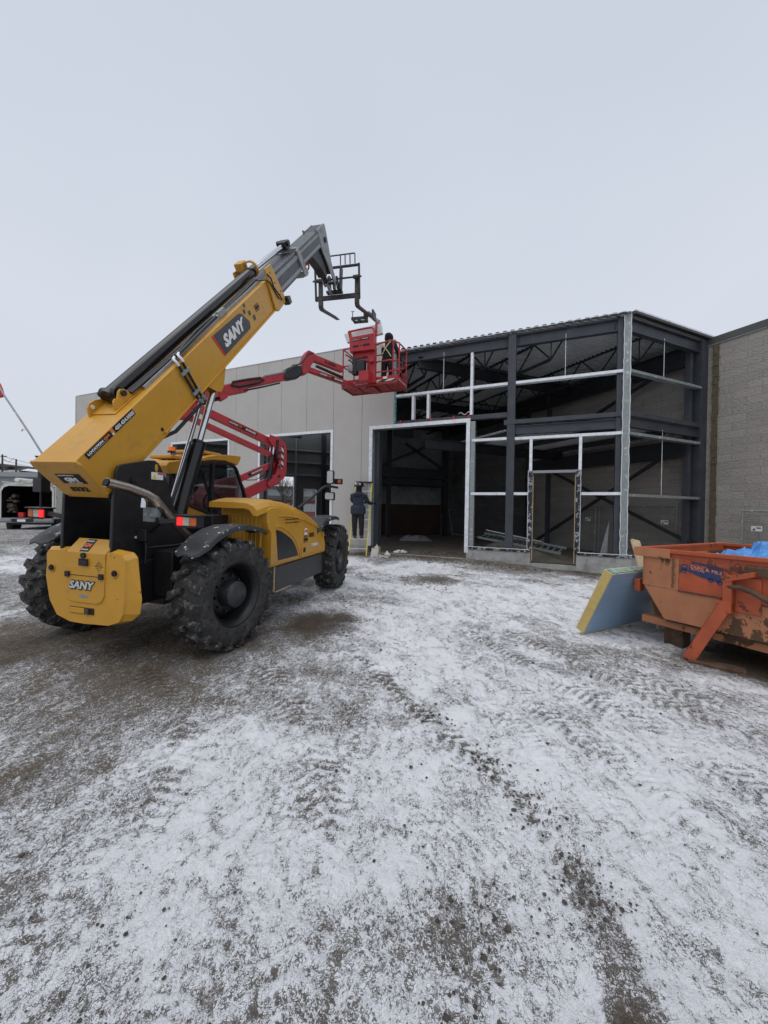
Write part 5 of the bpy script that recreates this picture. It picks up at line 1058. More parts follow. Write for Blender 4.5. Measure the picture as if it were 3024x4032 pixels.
# ---------------- people ----------------
def skin(name,verts,edges,mats,parent,regions=None,sub=2,root=0):
    me=bpy.data.meshes.new(name); me.from_pydata([v[0] for v in verts],edges,[]); o=bpy.data.objects.new(name,me); col.objects.link(o)
    md=o.modifiers.new('s','SKIN'); md.use_smooth_shade=True; md.branch_smoothing=.3
    for i,v in enumerate(verts):
        r=v[1]; me.skin_vertices[0].data[i].radius=r if isinstance(r,tuple) else (r,r)
    me.skin_vertices[0].data[root].use_root=True
    sb=o.modifiers.new('u','SUBSURF'); sb.levels=sub; sb.render_levels=sub
    bpy.context.view_layer.update()
    nm=bpy.data.meshes.new_from_object(o.evaluated_get(bpy.context.evaluated_depsgraph_get())); bpy.data.objects.remove(o)
    for m in mats: nm.materials.append(M[m])
    if regions:
        for p_ in nm.polygons: p_.material_index=regions(p_.center)
    # cloth folds
    for v in nm.vertices:
        d=noise.noise(v.co*14)*.010+noise.noise(v.co*34)*.004; v.co+=v.normal*d
    for p_ in nm.polygons:p_.use_smooth=True
    ob=bpy.data.objects.new(name,nm); col.objects.link(ob); ob.parent=parent; return ob
def hand(P,fwd,up,mt,parent,s=1):
    """palm with five bent fingers closing towards 'up' negative"""
    P=Vector(P);f=Vector(fwd).normalized();u=Vector(up).normalized();x=f.cross(u).normalized();u=x.cross(f)
    V=[(P,.03*s),(P+f*.05*s,(.042*s,.02*s)),(P+f*.09*s,(.042*s,.018*s))];E=[(0,1),(1,2)]
    for k,(o_,ln) in enumerate(((-.032,.062),(-.011,.072),(.011,.068),(.032,.054))):
        b=len(V); q=P+f*.095*s+x*o_*s; V+= [(q,.011*s),(q+f*ln*.5*s-u*.015*s,.010*s),(q+f*ln*.7*s-u*.05*s,.009*s)]; E+=[(2,b),(b,b+1),(b+1,b+2)]
    b=len(V); q=P+f*.03*s-x*.035*s; V+=[(q,.013*s),(q+f*.03*s-x*.025*s-u*.015*s,.012*s),(q+f*.055*s-x*.02*s-u*.04*s,.010*s)]; E+=[(1,b),(b,b+1),(b+1,b+2)]
    return skin('hand',V,E,[mt],parent,sub=1)
# person on the ladder (frame: x right, y away, z up), stands on step z=.74
PL=frame((-.82,12.17,-.05),9)@Matrix.Diagonal((1.16,1.16,1,1))
pr=thing('person','person in navy hooded jacket and black hard hat standing on the yellow stepladder','person',PL)
fz=.765
V=[((0,0,fz+.88),(.155,.12)),((0,.0,fz+1.05),(.17,.125)),((0,.01,fz+1.25),(.185,.13)),((.0,.02,fz+1.40),(.15,.11)),((.0,.03,fz+1.475),(.07,.07)),((.01,.035,fz+1.60),(.088,.10)),((.01,.035,fz+1.70),(.08,.085)),
   ((.17,.02,fz+1.37),.075),((.25,.10,fz+1.15),.066),((.31,.26,fz+1.12),.052),((.345,.34,fz+1.13),.038),
   ((-.17,.02,fz+1.37),.075),((-.20,.14,fz+1.16),.066),((-.05,.30,fz+1.14),.05),((.03,.36,fz+1.16),.036),
   ((.09,.0,fz+.76),.105),((.105,-.02,fz+.45),.078),((.10,.02,fz+.10),.062),((.10,.03,fz+.03),.05),((.11,.14,fz+.025),.045),
   ((-.09,.0,fz+.76),.105),((-.085,-.03,fz+.45),.078),((-.085,.0,fz+.10),.062),((-.085,.01,fz+.03),.05),((-.08,.12,fz+.025),.045)]
E_=[(0,1),(1,2),(2,3),(3,4),(4,5),(5,6),(3,7),(7,8),(8,9),(9,10),(3,11),(11,12),(12,13),(13,14),(0,15),(15,16),(16,17),(17,18),(18,19),(0,20),(20,21),(21,22),(22,23),(23,24)]
def reg(c):
    if c.z<fz+.085: return 2
    if c.z<fz+.80: return 1
    if c.z>fz+1.47 and abs(c.x)<.15: return 3
    if c.y>.2: return 3
    return 0
skin('body',V,E_,['jacket','pants','boot','darkcloth'],pr,reg)
hand((.345,.34,fz+1.13),(.3,.9,.05),(0,0,1),'darkcloth',pr); hand((.03,.36,fz+1.16),(.5,.8,0),(0,0,1),'darkcloth',pr)
m=MB().loft([[(math.cos(t)*rx,.0+math.sin(t)*ry,fz+z) for t in [2*math.pi*i/24 for i in range(24)]] for rx,ry,z in((.205,.155,.77),(.212,.162,.80),(.205,.158,.95),(.20,.155,1.05))],smooth=True,cap=False); jo=m.build('jacket_hem',M['jacket'],pr)
for v in jo.data.vertices: v.co+=Vector((noise.noise(v.co*9),noise.noise(v.co*9+Vector((5,0,0))),0))*.02
sdf=jo.modifiers.new('s','SOLIDIFY'); sdf.thickness=.012
m=MB().ball((0,-.085,fz+1.40),.10,sq=(1.25,.7,.75)); ho_=m.build('hood',M['jacket'],pr)
for v in ho_.data.vertices: v.co+=Vector((0,noise.noise(v.co*12)*.03,noise.noise(v.co*10)*.02))
m=MB().lathe([(.165,.0),(.16,.05),(.13,.095),(.08,.122),(.03,.130),(.0,.132)],(.01,.04,fz+1.655),'z',28); m.lathe([(.0,.132),(-.012,.155),(-.006,.157),(.006,.134)],(.01,.04,fz+1.66),'z',28); m.box(-.06,.09,.14,.235,fz+1.652,fz+1.660); hh=m.build('hard_hat',M['hardhat'],pr)
MB().box(-.075,-.04,-.082,-.074,fz+1.70,fz+1.77).build('hat_sticker',M['white'],hh); MB().tube((.055,-.082,fz+1.72),(.055,-.072,fz+1.72),.022,n=12).build('hat_sticker',M['white'],hh); MB().tube((.0,-.094,fz+1.715),(.0,-.086,fz+1.715),.018,n=12).build('hat_sticker',M['lightgrey'],hh)
# person in the basket
PB=frame((.02,11.42,5.225),25)
p2=thing('person','person in black hooded clothes and safety harness working in the red basket','person',PB)
V=[((0,0,.88),(.15,.12)),((0,.02,1.05),(.165,.125)),((.0,.06,1.25),(.185,.14)),((.0,.10,1.38),(.15,.12)),((-.02,.14,1.45),(.075,.075)),((-.03,.18,1.55),(.105,.115)),((-.03,.19,1.63),(.09,.10)),
   ((.18,.10,1.33),.08),((.28,.14,1.08),.068),((.25,.34,.98),.052),((.22,.42,.98),.038),((-.17,.10,1.33),.08),((-.24,.20,1.10),.066),((-.12,.36,1.04),.05),((-.06,.42,1.04),.036),
   ((.10,.0,.76),.11),((.13,.03,.45),.085),((.13,.0,.10),.066),((.13,.0,.04),.052),((.13,.12,.035),.045),((-.10,.0,.76),.11),((-.12,.03,.45),.085),((-.13,.0,.10),.066),((-.13,.0,.04),.052),((-.13,.12,.035),.045)]
skin('body',V,E_,['darkcloth','pants','boot'],p2,lambda c:0 if c.z>.82 else (1 if c.z>.09 else 2))
hand((.22,.42,.98),(-.1,.9,0),(0,0,1),'darkcloth',p2); hand((-.06,.42,1.04),(.2,.9,0),(0,0,1),'darkcloth',p2)
m=MB().ball((-.02,.12,1.55),.135,sq=(1,1,1.15)); hd_=m.build('hood',M['darkcloth'],p2)
for v in hd_.data.vertices: v.co+=Vector((noise.noise(v.co*8)*.02,noise.noise(v.co*9)*.02,0))
MB().path([(-.17,-.075,1.36),(-.05,-.10,1.20),(.08,-.095,1.02),(.15,-.08,.90)],.016,6).path([(.14,-.06,1.38),(.0,-.10,1.20),(-.12,-.10,1.0)],.016,6).build('harness_strap',M['strap'],p2)
m=MB().ball((-.13,-.055,1.30),.09,sq=(.8,.35,1.0)); m.build('shoulder_patch',M['white'],p2)
# ---------------- stepladder ----------------
LM=frame((-.54,12.1,.10),-4)
ld=thing('stepladder','yellow stepladder with metal steps by the tall garage opening','ladder',LM)
H_=2.40
def lx(t,side): # t 0..1 height, side 0 left 1 right
    return (-.58+.24*t*1.0 if side==0 else .0+.16*t)
for sd_ in(0,1):
    MB().beam((lx(0,sd_),0,0.0),(lx(1,sd_),.42,H_),.035,.075,up=(0,1,0)).build('side_rail',M['ladyellow'],ld,.004)
    MB().beam((lx(0,sd_)+(-.02 if sd_==0 else .02),1.12,0),(lx(1,sd_),.50,H_-.05),.03,.05,up=(0,1,0)).build('rear_rail',M['ladyellow'],ld,.004)
for k in range(7):
    t=(k+1)*.305/H_; MB().box(lx(t,0)+.0,lx(t,1)-.0,.42*t-.045,.42*t+.045,t*H_-.02,t*H_+.008).build('step',M['alu'],ld,.003)
MB().box(lx(1,0)-.03,lx(1,1)+.03,.34,.58,H_,H_+.045).build('top_cap',M['black'],ld,.008)
for t in(.12,.45): 
    MB().beam((lx(t,0),.42*t,t*H_),(lx(t-.1,0)+.18,.42*t,t*H_+.0),.01,.02).box(lx(t,0),lx(t,1),1.12-.62*t-.01,1.12-.62*t+.01,t*H_-.01,t*H_+.012).build('brace',M['alu'],ld)
MB().beam((lx(.5,1),.21,1.2),(lx(.5,1),.80,1.2),.01,.025).beam((lx(.5,0),.21,1.2),(lx(.5,0),.80,1.2),.01,.025).build('spreader',M['galvdull'],ld)
# ---------------- skip container ----------------
dmp=thing('skip_container','weathered orange steel waste skip with a faded truck emblem and blue tarp inside','skip',DM)
def dp(mb,n,mt,b=.006,parent=None): return mb.build(n,M[mt] if isinstance(mt,str) else mt,parent or dmp,b)
L_=3.6; Wd=2.2
prof=[(.11,1.12),(.11,.744),(.35,.36),(L_-.35,.36),(L_-.11,.744),(L_-.11,1.12)]
# side wall (near) with upper vertical band and lower panel
dp(MB().prism([(.11,1.12),(.11,.744),(.50,.737),(.50,1.12)],'y',0,.012),'side_wall','orangepale')  # weathered corner band in the paler orange
dp(MB().prism([(.503,1.12),(.503,.737),(L_-.11,.70),(L_-.11,1.12)],'y',0,.012),'side_wall','orangered')
dp(MB().prism([(.11,.741),(.35,.36),(L_-.35,.33),(L_-.11,.697),(.503,.734)],'y',.004,.016),'lower_side','orangepale')  # lower panel set in a paler orange than the wall above
dp(MB().beam((.50,-.004,.737),(L_-.1,-.004,.71),.008,.018),'weld_seam','rust',0)
dp(MB().prism([(.11,1.12),(.11,.744),(.35,.36),(L_-.35,.33),(L_-.11,.70),(L_-.11,1.12)],'y',Wd,Wd+.012),'side_wall','orangepale')
dp(MB().add([(.11,.012,1.12),(.11,Wd,1.12),(.11,Wd,.744),(.11,.012,.744),(.122,.012,1.12),(.122,Wd,1.12),(.122,Wd,.744),(.122,.012,.744)],FB),'end_wall','orangepale')
dp(MB().add([(.11,.016,.742),(.11,Wd,.742),(.35,Wd,.36),(.35,.016,.36),(.122,.016,.742),(.122,Wd,.742),(.362,Wd,.36),(.362,.016,.36)],FB),'end_slope','orangepale')
dp(MB().add([(L_-.11,.012,1.12),(L_-.11,Wd,1.12),(L_-.35,Wd,.34),(L_-.35,.012,.34),(L_-.12,.012,1.12),(L_-.12,Wd,1.12),(L_-.36,Wd,.34),(L_-.36,.012,.34)],FB),'end_wall','orangepale')
dp(MB().box(.36,L_-.36,.02,Wd,.33,.345),'floor_plate','rust')
# rims
rim=dp(MB().box(.0,L_,-.03,.03,1.175,1.222).box(.0,.11,-.03,Wd+.03,1.11,1.1745).box(0,.11,.03,Wd+.03,1.175,1.222).box(.11,L_,Wd-.03,Wd+.03,1.175,1.222).box(.11,L_,-.0,.012,1.1205,1.1745).box(.11,L_,Wd,Wd+.012,1.1205,1.1745),'rim','orangered',.006)
dp(MB().box(.0,.42,-.035,-.0305,1.112,1.222),'rim_patch','orangepale',.002)
dp(MB().box(.10,.112,-.008,.06,.745,1.118),'corner_edge','orangepale')
dp(MB().box(-.02,.05,.02,.14,.64,.80),'hook_lug','orangered',.01)
# runner beams
for y in(.16,Wd-.3): dp(MB().beam((.04,y,.29),(L_,y,.235),.12,.09),'runner','orangepale',.008)
dp(MB().box(.25,.46,.22,.42,-.05,.22),'support_block','rust',.01); dp(MB().box(.25,.46,Wd-.45,Wd-.2,-.05,.22),'support_block','rust',.01)
# lifting post, diagonal foot
dp(MB().box(.96,1.04,-.10,-.0,.62,1.0).prism([(.94,.985),(1.22,1.075),(1.22,1.02),(1.03,.95),(.96,.93)],'y',-.11,-.002).box(1.04,1.25,-.02,0,.62,1.0),'side_post','orangered',.006)
dp(MB().beam((.985,-.06,.70),(.70,-.185,.02),.09,.11).box(.90,1.04,-.11,-.002,.60,.72),'diagonal_leg','orangered',.008)
dp(MB().beam((.70,-.19,.012),(1.15,-.02,.012),.16,.04),'foot_pad','rust',.01)
dp(MB().path([(.98,-.07,.885),(1.12,-.10,.895),(1.20,-.10,.87),(1.34,-.09,.79)],.028,10),'lift_bar','rust',0)
dp(MB().box(1.12,1.7,-.05,-.0,1.02,1.12),'side_rail','rust',.01); dp(MB().box(1.36,1.9,-.10,-.0,.86,.93),'side_rail','orangered',.01)
# emblem: small tipper truck stencil with lettering
def dflat(pts,n='emblem',mt='navy',y=-.0015): return dp(MB().prism(pts,'y',y-.002,y),n,mt,0)
dflat([(.515,.99),(.52,1.03),(.545,1.065),(.59,1.065),(.59,.985)]); dflat([(.605,1.0),(.61,1.065),(.93,1.02),(.945,.93),(.90,.915),(.75,.95)],); dflat([(.59,.985),(.59,1.0),(.90,.915),(.90,.895),(.72,.935)])
for x,z in((.555,.985),(.815,.915),(.90,.90)):
    dp(MB().lathe([(-.0035,.026),(-.0015,.026),(-.0015,.012),(-.0035,.012),(-.0035,.026)],(x,0,z),'y',20),'emblem','navy',0)
dflat([(.542,1.03),(.552,1.05),(.578,1.05),(.578,1.025)],'emblem_window','orangered',-.0036)
def dtx(s_,mt,x,z,w_,h_,sl_,**k): return text('lettering',s_,M[mt],dmp,(x,-.0035,z),(1,0,sl_),(-sl_*.3,0,1),w_,h_,**k)
dtx('LES ENTREPRISES','navy',.63,1.082,.30,.030,-.14,bold=.06,off=.0); dtx('DIAS & FILS','oranget2',.625,1.03,.30,.036,-.15,bold=.02,off=.002); dtx('RECYCLAGE','oranget2',.63,1.008,.13,.02,-.15,off=.002)
random.seed(3)
m=MB()
for i in range(34): 
    z=.76+.0105*i; x=.425+random.uniform(-.006,.006); w_=random.uniform(.02,.045); m.add([(x,-.002,z),(x+w_,-.002,z+.004),(x+w_,-.002,z+.009),(x,-.002,z+.006)],[(0,1,2,3)])
dp(m,'scrape_marks','rust',0)
# content
tg=thing('tarp','crumpled bright blue plastic tarp lying on the rubbish inside the skip','tarp',DM)
m=MB(); n_=44; gg=[]
for i in range(n_):
    for j in range(n_):
        u,v=i/(n_-1),j/(n_-1); x=.60+1.6*u; y=.10+.95*v; e_=min(u,1-u,v,1-v); z=1.08+.34*min(1,e_*3.2)*(.55+.6*noise.noise(Vector((x*3.1,y*3.1,0))))+.07*noise.noise(Vector((x*11,y*11,2)))+.09*abs(noise.noise(Vector((x*7,y*9,5))))+.04*abs(noise.noise(Vector((x*19,y*17,1)))); gg.append((x,y,z))
for i in range(n_-1):
    for j in range(n_-1): m.add([gg[i*n_+j],gg[(i+1)*n_+j],gg[(i+1)*n_+j+1],gg[i*n_+j+1]],[(0,1,2,3)])
m.build('tarp_sheet',M['tarp'],tg,weld=True)
dbr=MB(); dbr.box(.4,3.2,.1,2.1,.4,.95); 
dp(MB().box(.45,3.2,.05,2.15,.35,.9),'rubbish_fill','rust',.05)
# foam cored panel leaning on the end of the skip
fp=thing('insulated_panel','blue filmed metal panel with yellow foam core leaning on the left end of the skip','panel')
A0=Vector((2.71,5.16,0.0)); Fv=Vector((.883,.469,0)); Lv=Vector((.469,-.883,0))
upv=(Lv*.37+Vector((0,0,.83))).normalized(); nrm=Fv.cross(upv).normalized()
if nrm.dot(Lv)<0: nrm=-nrm
th_=.13; ln=1.65; hh_=.93
def pslab(d0,d1,f0=0,f1=ln,u0=0,u1=hh_):
    P=lambda f,u,d: tuple(A0+Fv*f+upv*u+nrm*d)
    return MB().add([P(f0,u0,d0),P(f1,u0,d0),P(f1,u0,d1),P(f0,u0,d1),P(f0,u1,d0),P(f1,u1,d0),P(f1,u1,d1),P(f0,u1,d1)],FB)
A0=A0+Vector((0,0,.03))
pslab(-th_+.006,-.006,.0,ln-.01).build('foam_core',M['foam'],fp,.003); q=pslab(-.0055,.0,.012,ln).build('face_sheet',M['bluefilm'],fp,0); pslab(-th_,-th_+.0055,.012,ln).build('face_sheet',M['white'],fp,0)
pslab(-th_+.02,-.02,.02,ln-.02,hh_,hh_+.012).build('edge_joint',M['teal'],fp,.002)
for k in range(6): pslab(-th_+.01,-.01,.10+.16*k,.13+.16*k,hh_+.0125,hh_+.015).build('edge_tape',M['foam'],fp,0)
bd=thing('timber_plank','pale timber plank leaning up behind the corner of the skip','plank')
MB().beam((3.98,5.45,.02),(4.02,6.15,1.23),.16,.04,up=(.3,-1,0)).build('board',M['wood'],bd,.003)
# ---------------- site fencing ----------------
def fence(Mx,x0,x1,z0,z1,lab,sign=None,lean=0):
    o=thing('temporary_fence',lab,'fence',Mx,'temporary mesh fence panels')
    m=MB()
    for a,b in(((x0,z0),(x0,z1)),((x1,z0),(x1,z1)),((x0,z1-.05),(x1,z1-.05)),((x0,z0+.12),(x1,z0+.12))): m.tube((a[0],lean*(a[1]-z0),a[1]),(b[0],lean*(b[1]-z0),b[1]),.019,n=8)
    m.build('fence_frame',M['galvdull'],o)
    m=MB(); x=x0+.06
    while x<x1: m.tube((x,lean*.1,z0+.12),(x,lean*(z1-z0-.05),z1-.05),.0022,n=4,cap=False); x+=.06
    z=z0+.25
    while z<z1-.06: m.tube((x0,lean*(z-z0),z),(x1,lean*(z-z0),z),.0022,n=4,cap=False); z+=.12
    m.build('fence_mesh',M['galvdull'],o)
    if sign:
        s=MB().box(sign[0],sign[0]+.22,-.012+lean*1.2,-.006+lean*1.2,sign[1],sign[1]+.13).build('fence_sign',M['white'],o)
        MB().prism([(sign[0]+.02,sign[1]+.02),(sign[0]+.09,sign[1]+.02),(sign[0]+.07,sign[1]+.09)],'y',-.014+lean*1.2,-.0125+lean*1.2).build('sign_mark',M['navy'],s)
        MB().box(sign[0]+.11,sign[0]+.20,-.014+lean*1.2,-.0125+lean*1.2,sign[1]+.07,sign[1]+.10).build('sign_mark',M['navy'],s)
    return o
def wof(dy,dx=0): return WM@Matrix.Translation((dx,dy,0))
fence(wof(-.25),.98,3.3,.05,1.82,'mesh fence panel with a small white sign standing outside right of the wool strip',(1.17,1.26))
fence(wof(-.22),-3.15,-.62,.2,1.95,'mesh fence panel leaning inside the hall seen behind the corner post',(-1.05,1.34),.03)
fence(wof(-.35),-5.3,-3.2,.2,1.85,'mesh fence panel leaning inside the hall seen through the small doorway',(-3.6,1.36),.03)
ft=fence(KM@Matrix.Translation((.15,-1.2,0)),-.9,1.2,.24,1.75,'bare leaning mesh fence panel inside the tall garage opening',None,.3)
# long metal ladder and board lying inside
il=thing('metal_ladder','grey metal ladder lying on debris inside behind the left low wall','ladder',BM_)
a=Vector((-4.1,2.1,.75)); b=Vector((-1.5,.95,.46)); dd=(b-a); sdv=Vector((.15,.5,.12))
MB().beam(a,b,.03,.07).beam(a+sdv,b+sdv,.03,.07).build('rail',M['galvdull'],il)
m=MB()
for i in range(15): p=a+dd*((i+.5)/15); m.beam(p,p+sdv,.035,.03)
m.build('rung',M['galvdull'],il)
ib_=thing('white_board','off white board lying on top of the metal ladder inside','board',BM_)
MB().beam((-3.75,2.1,.98),(-2.0,1.4,.72),.34,.02,up=(.2,.2,1)).build('board_sheet',M['white'],ib_,.002)
db=thing('soil_pile','low heap of debris under the metal ladder inside','debris pile',BM_)
m=MB(); n_=16; gg=[]
for i in range(n_):
    for j in range(n_): u,v=i/(n_-1),j/(n_-1); e_=math.sin(math.pi*u)*math.sin(math.pi*v); gg.append((-4.4+3.2*u,.7+2.2*v,.23+.42*e_*(1+.5*noise.noise(Vector((u*5,v*5,0))))))
for i in range(n_-1):
    for j in range(n_-1): m.add([gg[i*n_+j],gg[(i+1)*n_+j],gg[(i+1)*n_+j+1],gg[i*n_+j+1]],[(0,1,2,3)])
m.build('heap',M['floor'],db,weld=True)
lb=thing('leaning_sheet','grey sheet leaning on the steel column behind the corner post','board',BM_); MB().prism([(-.62,.3),(-.40,.3),(-.36,1.45)],'y',.45,.47).build('sheet',M['lightgrey'],lb)
# crumpled packaging by the ladder, plastic inside
cb=thing('cardboard_box','crumpled white cardboard box lying open at the foot of the ladder','box',frame((-.16,11.75,.10),12))
MB().add([(0,0,0),(.30,.02,0),(.32,.25,0),(.0,.28,0),(.02,0,.17),(.33,.02,.14),(.34,.27,.12),(.0,.27,.17)],[(0,1,2,3),(0,1,5,4),(1,2,6,5),(3,0,4,7)]).add([(-.26,.02,.0),(-.02,.05,.02),(-.0,.08,.30),(-.22,.1,.36)],[(0,1,2,3)]).add([(-.14,.1,.36),(.0,.1,.3),(-.06,.12,.48)],[(0,1,2)]).add([(.15,.2,.15),(.36,.2,.12),(.22,.3,.27)],[(0,1,2)]).build('box_flaps',M['cardboard'],cb,weld=False).modifiers.new('s','SOLIDIFY').thickness=.006
def crumple(name,lab,cat,c,sx,sy,h,mt,seed):
    o=thing(name,lab,cat,Matrix.Translation(c)); m=MB(); n_=12; gg=[]
    for i in range(n_):
        for j in range(n_): u,v=i/(n_-1),j/(n_-1); e_=min(1,4*min(u,1-u,v,1-v)); gg.append(((u-.5)*sx,(v-.5)*sy,e_*h*(.5+.8*abs(noise.noise(Vector((u*4+seed,v*4,seed)))))))
    for i in range(n_-1):
        for j in range(n_-1): m.add([gg[i*n_+j],gg[(i+1)*n_+j],gg[(i+1)*n_+j+1],gg[i*n_+j+1]],[(0,1,2,3)])
    m.build('sheet',M[mt],o,weld=True); return o
c=BM_@Vector((-6.35,.55,.24)); crumple('plastic_sheet','small white plastic scrap on the dirt just inside the tall opening','plastic scrap',c,.5,.25,.10,'white',3)
c=BM_@Vector((-7.6,5.6,.24)); crumple('plastic_sheet','crumpled grey plastic sheet deep inside the hall','plastic sheet',c,1.5,.8,.35,'lightgrey',8)
m=MB(); random.seed(11)
for i in range(16):
    x=-6.9+2.8*random.random(); y=random.uniform(.05,.7); pts=[(x,y,.25)]
    for k in range(4): x+=random.uniform(.04,.14); pts.append((x,y+random.uniform(-.05,.05),.25+abs(random.gauss(0,.07))))
    m.path(pts,.008,5)
rb=thing('rebar_scraps','bent rusty rods and roots sticking out of the soil at the tall opening','rod scraps',BM_); m.build('rods',M['rust'],rb)
wb=thing('timber_block','short light wood block beside the metal jamb of the tall opening','wood block',BM_); MB().box(-7.05,-6.88,-.05,.1,.24,.44).build('block',M['wood'],wb,.004)
# ---------------- van and distant things ----------------
VM=frame((-16.9,16.9,.33),-16)
van=thing('work_van','old white work van with open rear doors, roof rack and dark cluttered load space','van',VM)
def vp(mb,n,mt,b=.02,parent=None): return mb.build(n,M[mt],parent or van,b)
W2=2.0
def vring(y,z0,z1,x0,x1,r=.18): return [(x0,y,z0),(x0,y,z1-r*1.3),(x0+r*.5,y,z1-r*.4),(x0+r*1.4,y,z1),(x1-r*1.4,y,z1),(x1-r*.5,y,z1-r*.4),(x1,y,z1-r*1.3),(x1,y,z0)]
# shell as ring panels so that the rear is open
def shell(ya,yb,t=.07,z0=.62,z1=2.15):
    o1=vring(ya,z0,z1,0,W2);o2=vring(yb,z0,z1,0,W2);i1=vring(ya,z0,z1-t,t,W2-t);i2=vring(yb,z0,z1-t,t,W2-t); m=MB(); n=8; m.v=o1+o2+i1+i2
    for k in range(7): 
        for fi,f in enumerate(((k,k+1,n+k+1,n+k),(2*n+k,3*n+k,3*n+k+1,2*n+k+1),(k,2*n+k,2*n+k+1,k+1),(n+k,n+k+1,3*n+k+1,3*n+k))): m.f.append(list(f));m.m.append(1 if fi==1 else 0);m.sm.append(False)
    return m
body=shell(0,3.3).build('van_body',[M['vanwhite'],M['black']],van)  # inner faces painted black for the shade inside the load space
vp(MB().box(.07,W2-.07,3.2,3.28,.7,2.0).box(.03,W2-.03,.02,3.3,.55,.68),'load_floor','black',.0)
vp(MB().loft([[(0.02,3.3,.62),(.02,3.3,1.5),(.2,3.3,2.12),(W2-.2,3.3,2.12),(W2-.02,3.3,1.5),(W2-.02,3.3,.62)],[(0.05,4.1,.62),(.05,4.1,1.45),(.3,3.9,1.9),(W2-.3,3.9,1.9),(W2-.05,4.1,1.45),(W2-.05,4.1,.62)],[(0.1,5.2,.62),(.1,5.2,1.20),(.35,5.2,1.30),(W2-.35,5.2,1.30),(W2-.1,5.2,1.20),(W2-.1,5.2,.62)]]),'van_front','vanwhite',.04)
vp(MB().add([(W2-.005,3.35,1.45),(W2+.012,3.35,1.45),(W2+.012,4.0,1.4),(W2-.06,3.8,1.9),(W2-.06,3.4,1.95),(W2-.09,3.4,1.95)],[(0,1,2,3,4)]) if 0 else MB().box(W2-.0,W2+.006,.45,1.55,1.25,1.85),'side_window','lightgrey',.0)
vp(MB().box(W2,W2+.006,3.35,3.95,1.35,1.80),'door_window','blackgloss',.0)
vp(MB().box(-.12,.0,-.95,.02,.65,2.0) if 0 else MB().beam((-.02,-.02,1.3),(-.75,-.55,1.3),.05,1.3),'rear_door','vanwhite',.02)
vp(MB().box(W2+.01,W2+.06,.03,.95,.68,2.05),'rear_door','vanwhite',.02)
vp(MB().box(.0,W2,-.12,.03,.45,.66).box(.0,.45,-.16,-.12,.5,.62).box(1.35,W2,-.16,-.12,.5,.62),'rear_bumper','lightgrey',.02); vp(MB().box(.5,1.3,-.13,-.121,.48,.63),'bumper_recess','black',0)
vp(MB().box(.72,1.02,-.145,-.131,.50,.60),'number_plate','whitet',0)
for y in(.75,4.3):
    for x in(.14,W2-.14): vp(MB().lathe([(-.12,.2),(-.12,.33),(-.1,.36),(.1,.36),(.12,.33),(.12,.2),(.10,.05),(.1,0)],(x,y,.36),'x',24),'wheel','rubber',0)
vp(MB().box(.15,W2-.15,.2,4.8,.35,.6),'underbody','black',0)
m=MB()
for y in(.3,1.6,2.9): m.beam((-.02,y,2.16),(W2*.5,y,2.27),.05,.04).beam((W2*.5,y,2.27),(W2+.02,y,2.16),.05,.04)
m.tube((1.2,-.2,2.30),(1.2,3.0,2.30),.06,n=12).beam((.1,0,2.25),(.1,3.1,2.25),.04,.05).beam((W2-.1,0,2.25),(W2-.1,3.2,2.25),.04,.05); vp(m,'roof_rack','vanwhite',0)
vp(MB().tube((.75,-.25,2.34),(.75,2.8,2.34),.09,n=16),'conduit_tube','white',0); 
vp(MB().beam((1.5,-.35,2.38),(2.15,.6,2.2),.30,.05),'roof_ladder','galvdull',0)
m=MB().box(.62,.82,.1,.3,.69,.90); vp(m,'paint_can','redt',.01); vp(MB().box(1.0,1.3,.15,.5,.69,.98),'tool_box','foam',.01)
random.seed(4); m=MB()
for i in range(16): m.box(*(lambda x,z,s:(x,x+s,.2+.1*random.random(),.5,z,z+s*.8))(random.uniform(.1,.35),random.uniform(.8,1.75),random.uniform(.06,.16)))
vp(m,'stacked_gear','cardboard2',.01)
# dark pickup behind with red lights and hood
PK=frame((-17.6,21.2,.36),-40)
pk=thing('parked_car','dark car with a frosted bonnet parked beyond the white van','car',PK)
MB().loft([[(0,0,.35),(0,0,.95),(1.8,0,.95),(1.8,0,.35)],[(0,.2,.3),(0,.2,1.05),(1.8,.2,1.05),(1.8,.2,.3)],[(0,1.3,.3),(0,1.3,1.1),(1.8,1.3,1.1),(1.8,1.3,.3)],[(0,4.2,.3),(0,4.2,1.05),(1.8,4.2,1.05),(1.8,4.2,.3)]]).build('car_body',M['greypaint'],pk,.04)
MB().loft([[(.08,1.2,1.1),(1.72,1.2,1.1),(1.72,3.8,1.1),(.08,3.8,1.1)],[(.28,1.9,1.65),(1.52,1.9,1.65),(1.52,3.3,1.65),(.28,3.3,1.65)]]).build('cabin',M['blackgloss'],pk,.04)
for y in(.8,3.4):
    for x in(.1,1.7): MB().lathe([(-.1,.2),(-.1,.33),(.1,.33),(.1,.2),(.08,0)],(x,y,.33),'x',20).build('wheel',M['rubber'],pk)
MB().prism([(.3,.98),(1.5,.98),(1.4,1.10),(.4,1.10)],'y',.25,1.2).build('frost_patch',M['vanwhite'],pk,.02)
TR=frame((-26.9,31,.35),-33)
tr=thing('service_truck','dark service truck with red board signs and red lamps, behind the van','truck',TR)
MB().box(0,6,0,2.4,.8,2.1).build('truck_box',M['greypaint'],tr,.05); MB().box(.3,5.8,.1,2.3,2.1,3.6).build('upper_rack',M['darksteel'],tr,.03)
for x,mt in((.3,'redt'),(2.0,'redt'),(3.6,'lightgrey')): MB().box(x,x+1.1,-.03,0,2.85,3.55).build('sign_board',M[mt],tr,.01)
for x,z in((.9,3.75),(1.1,2.3)): MB().ball((x,-.1,z),.17).build('red_lamp',M['redlamp'],tr)
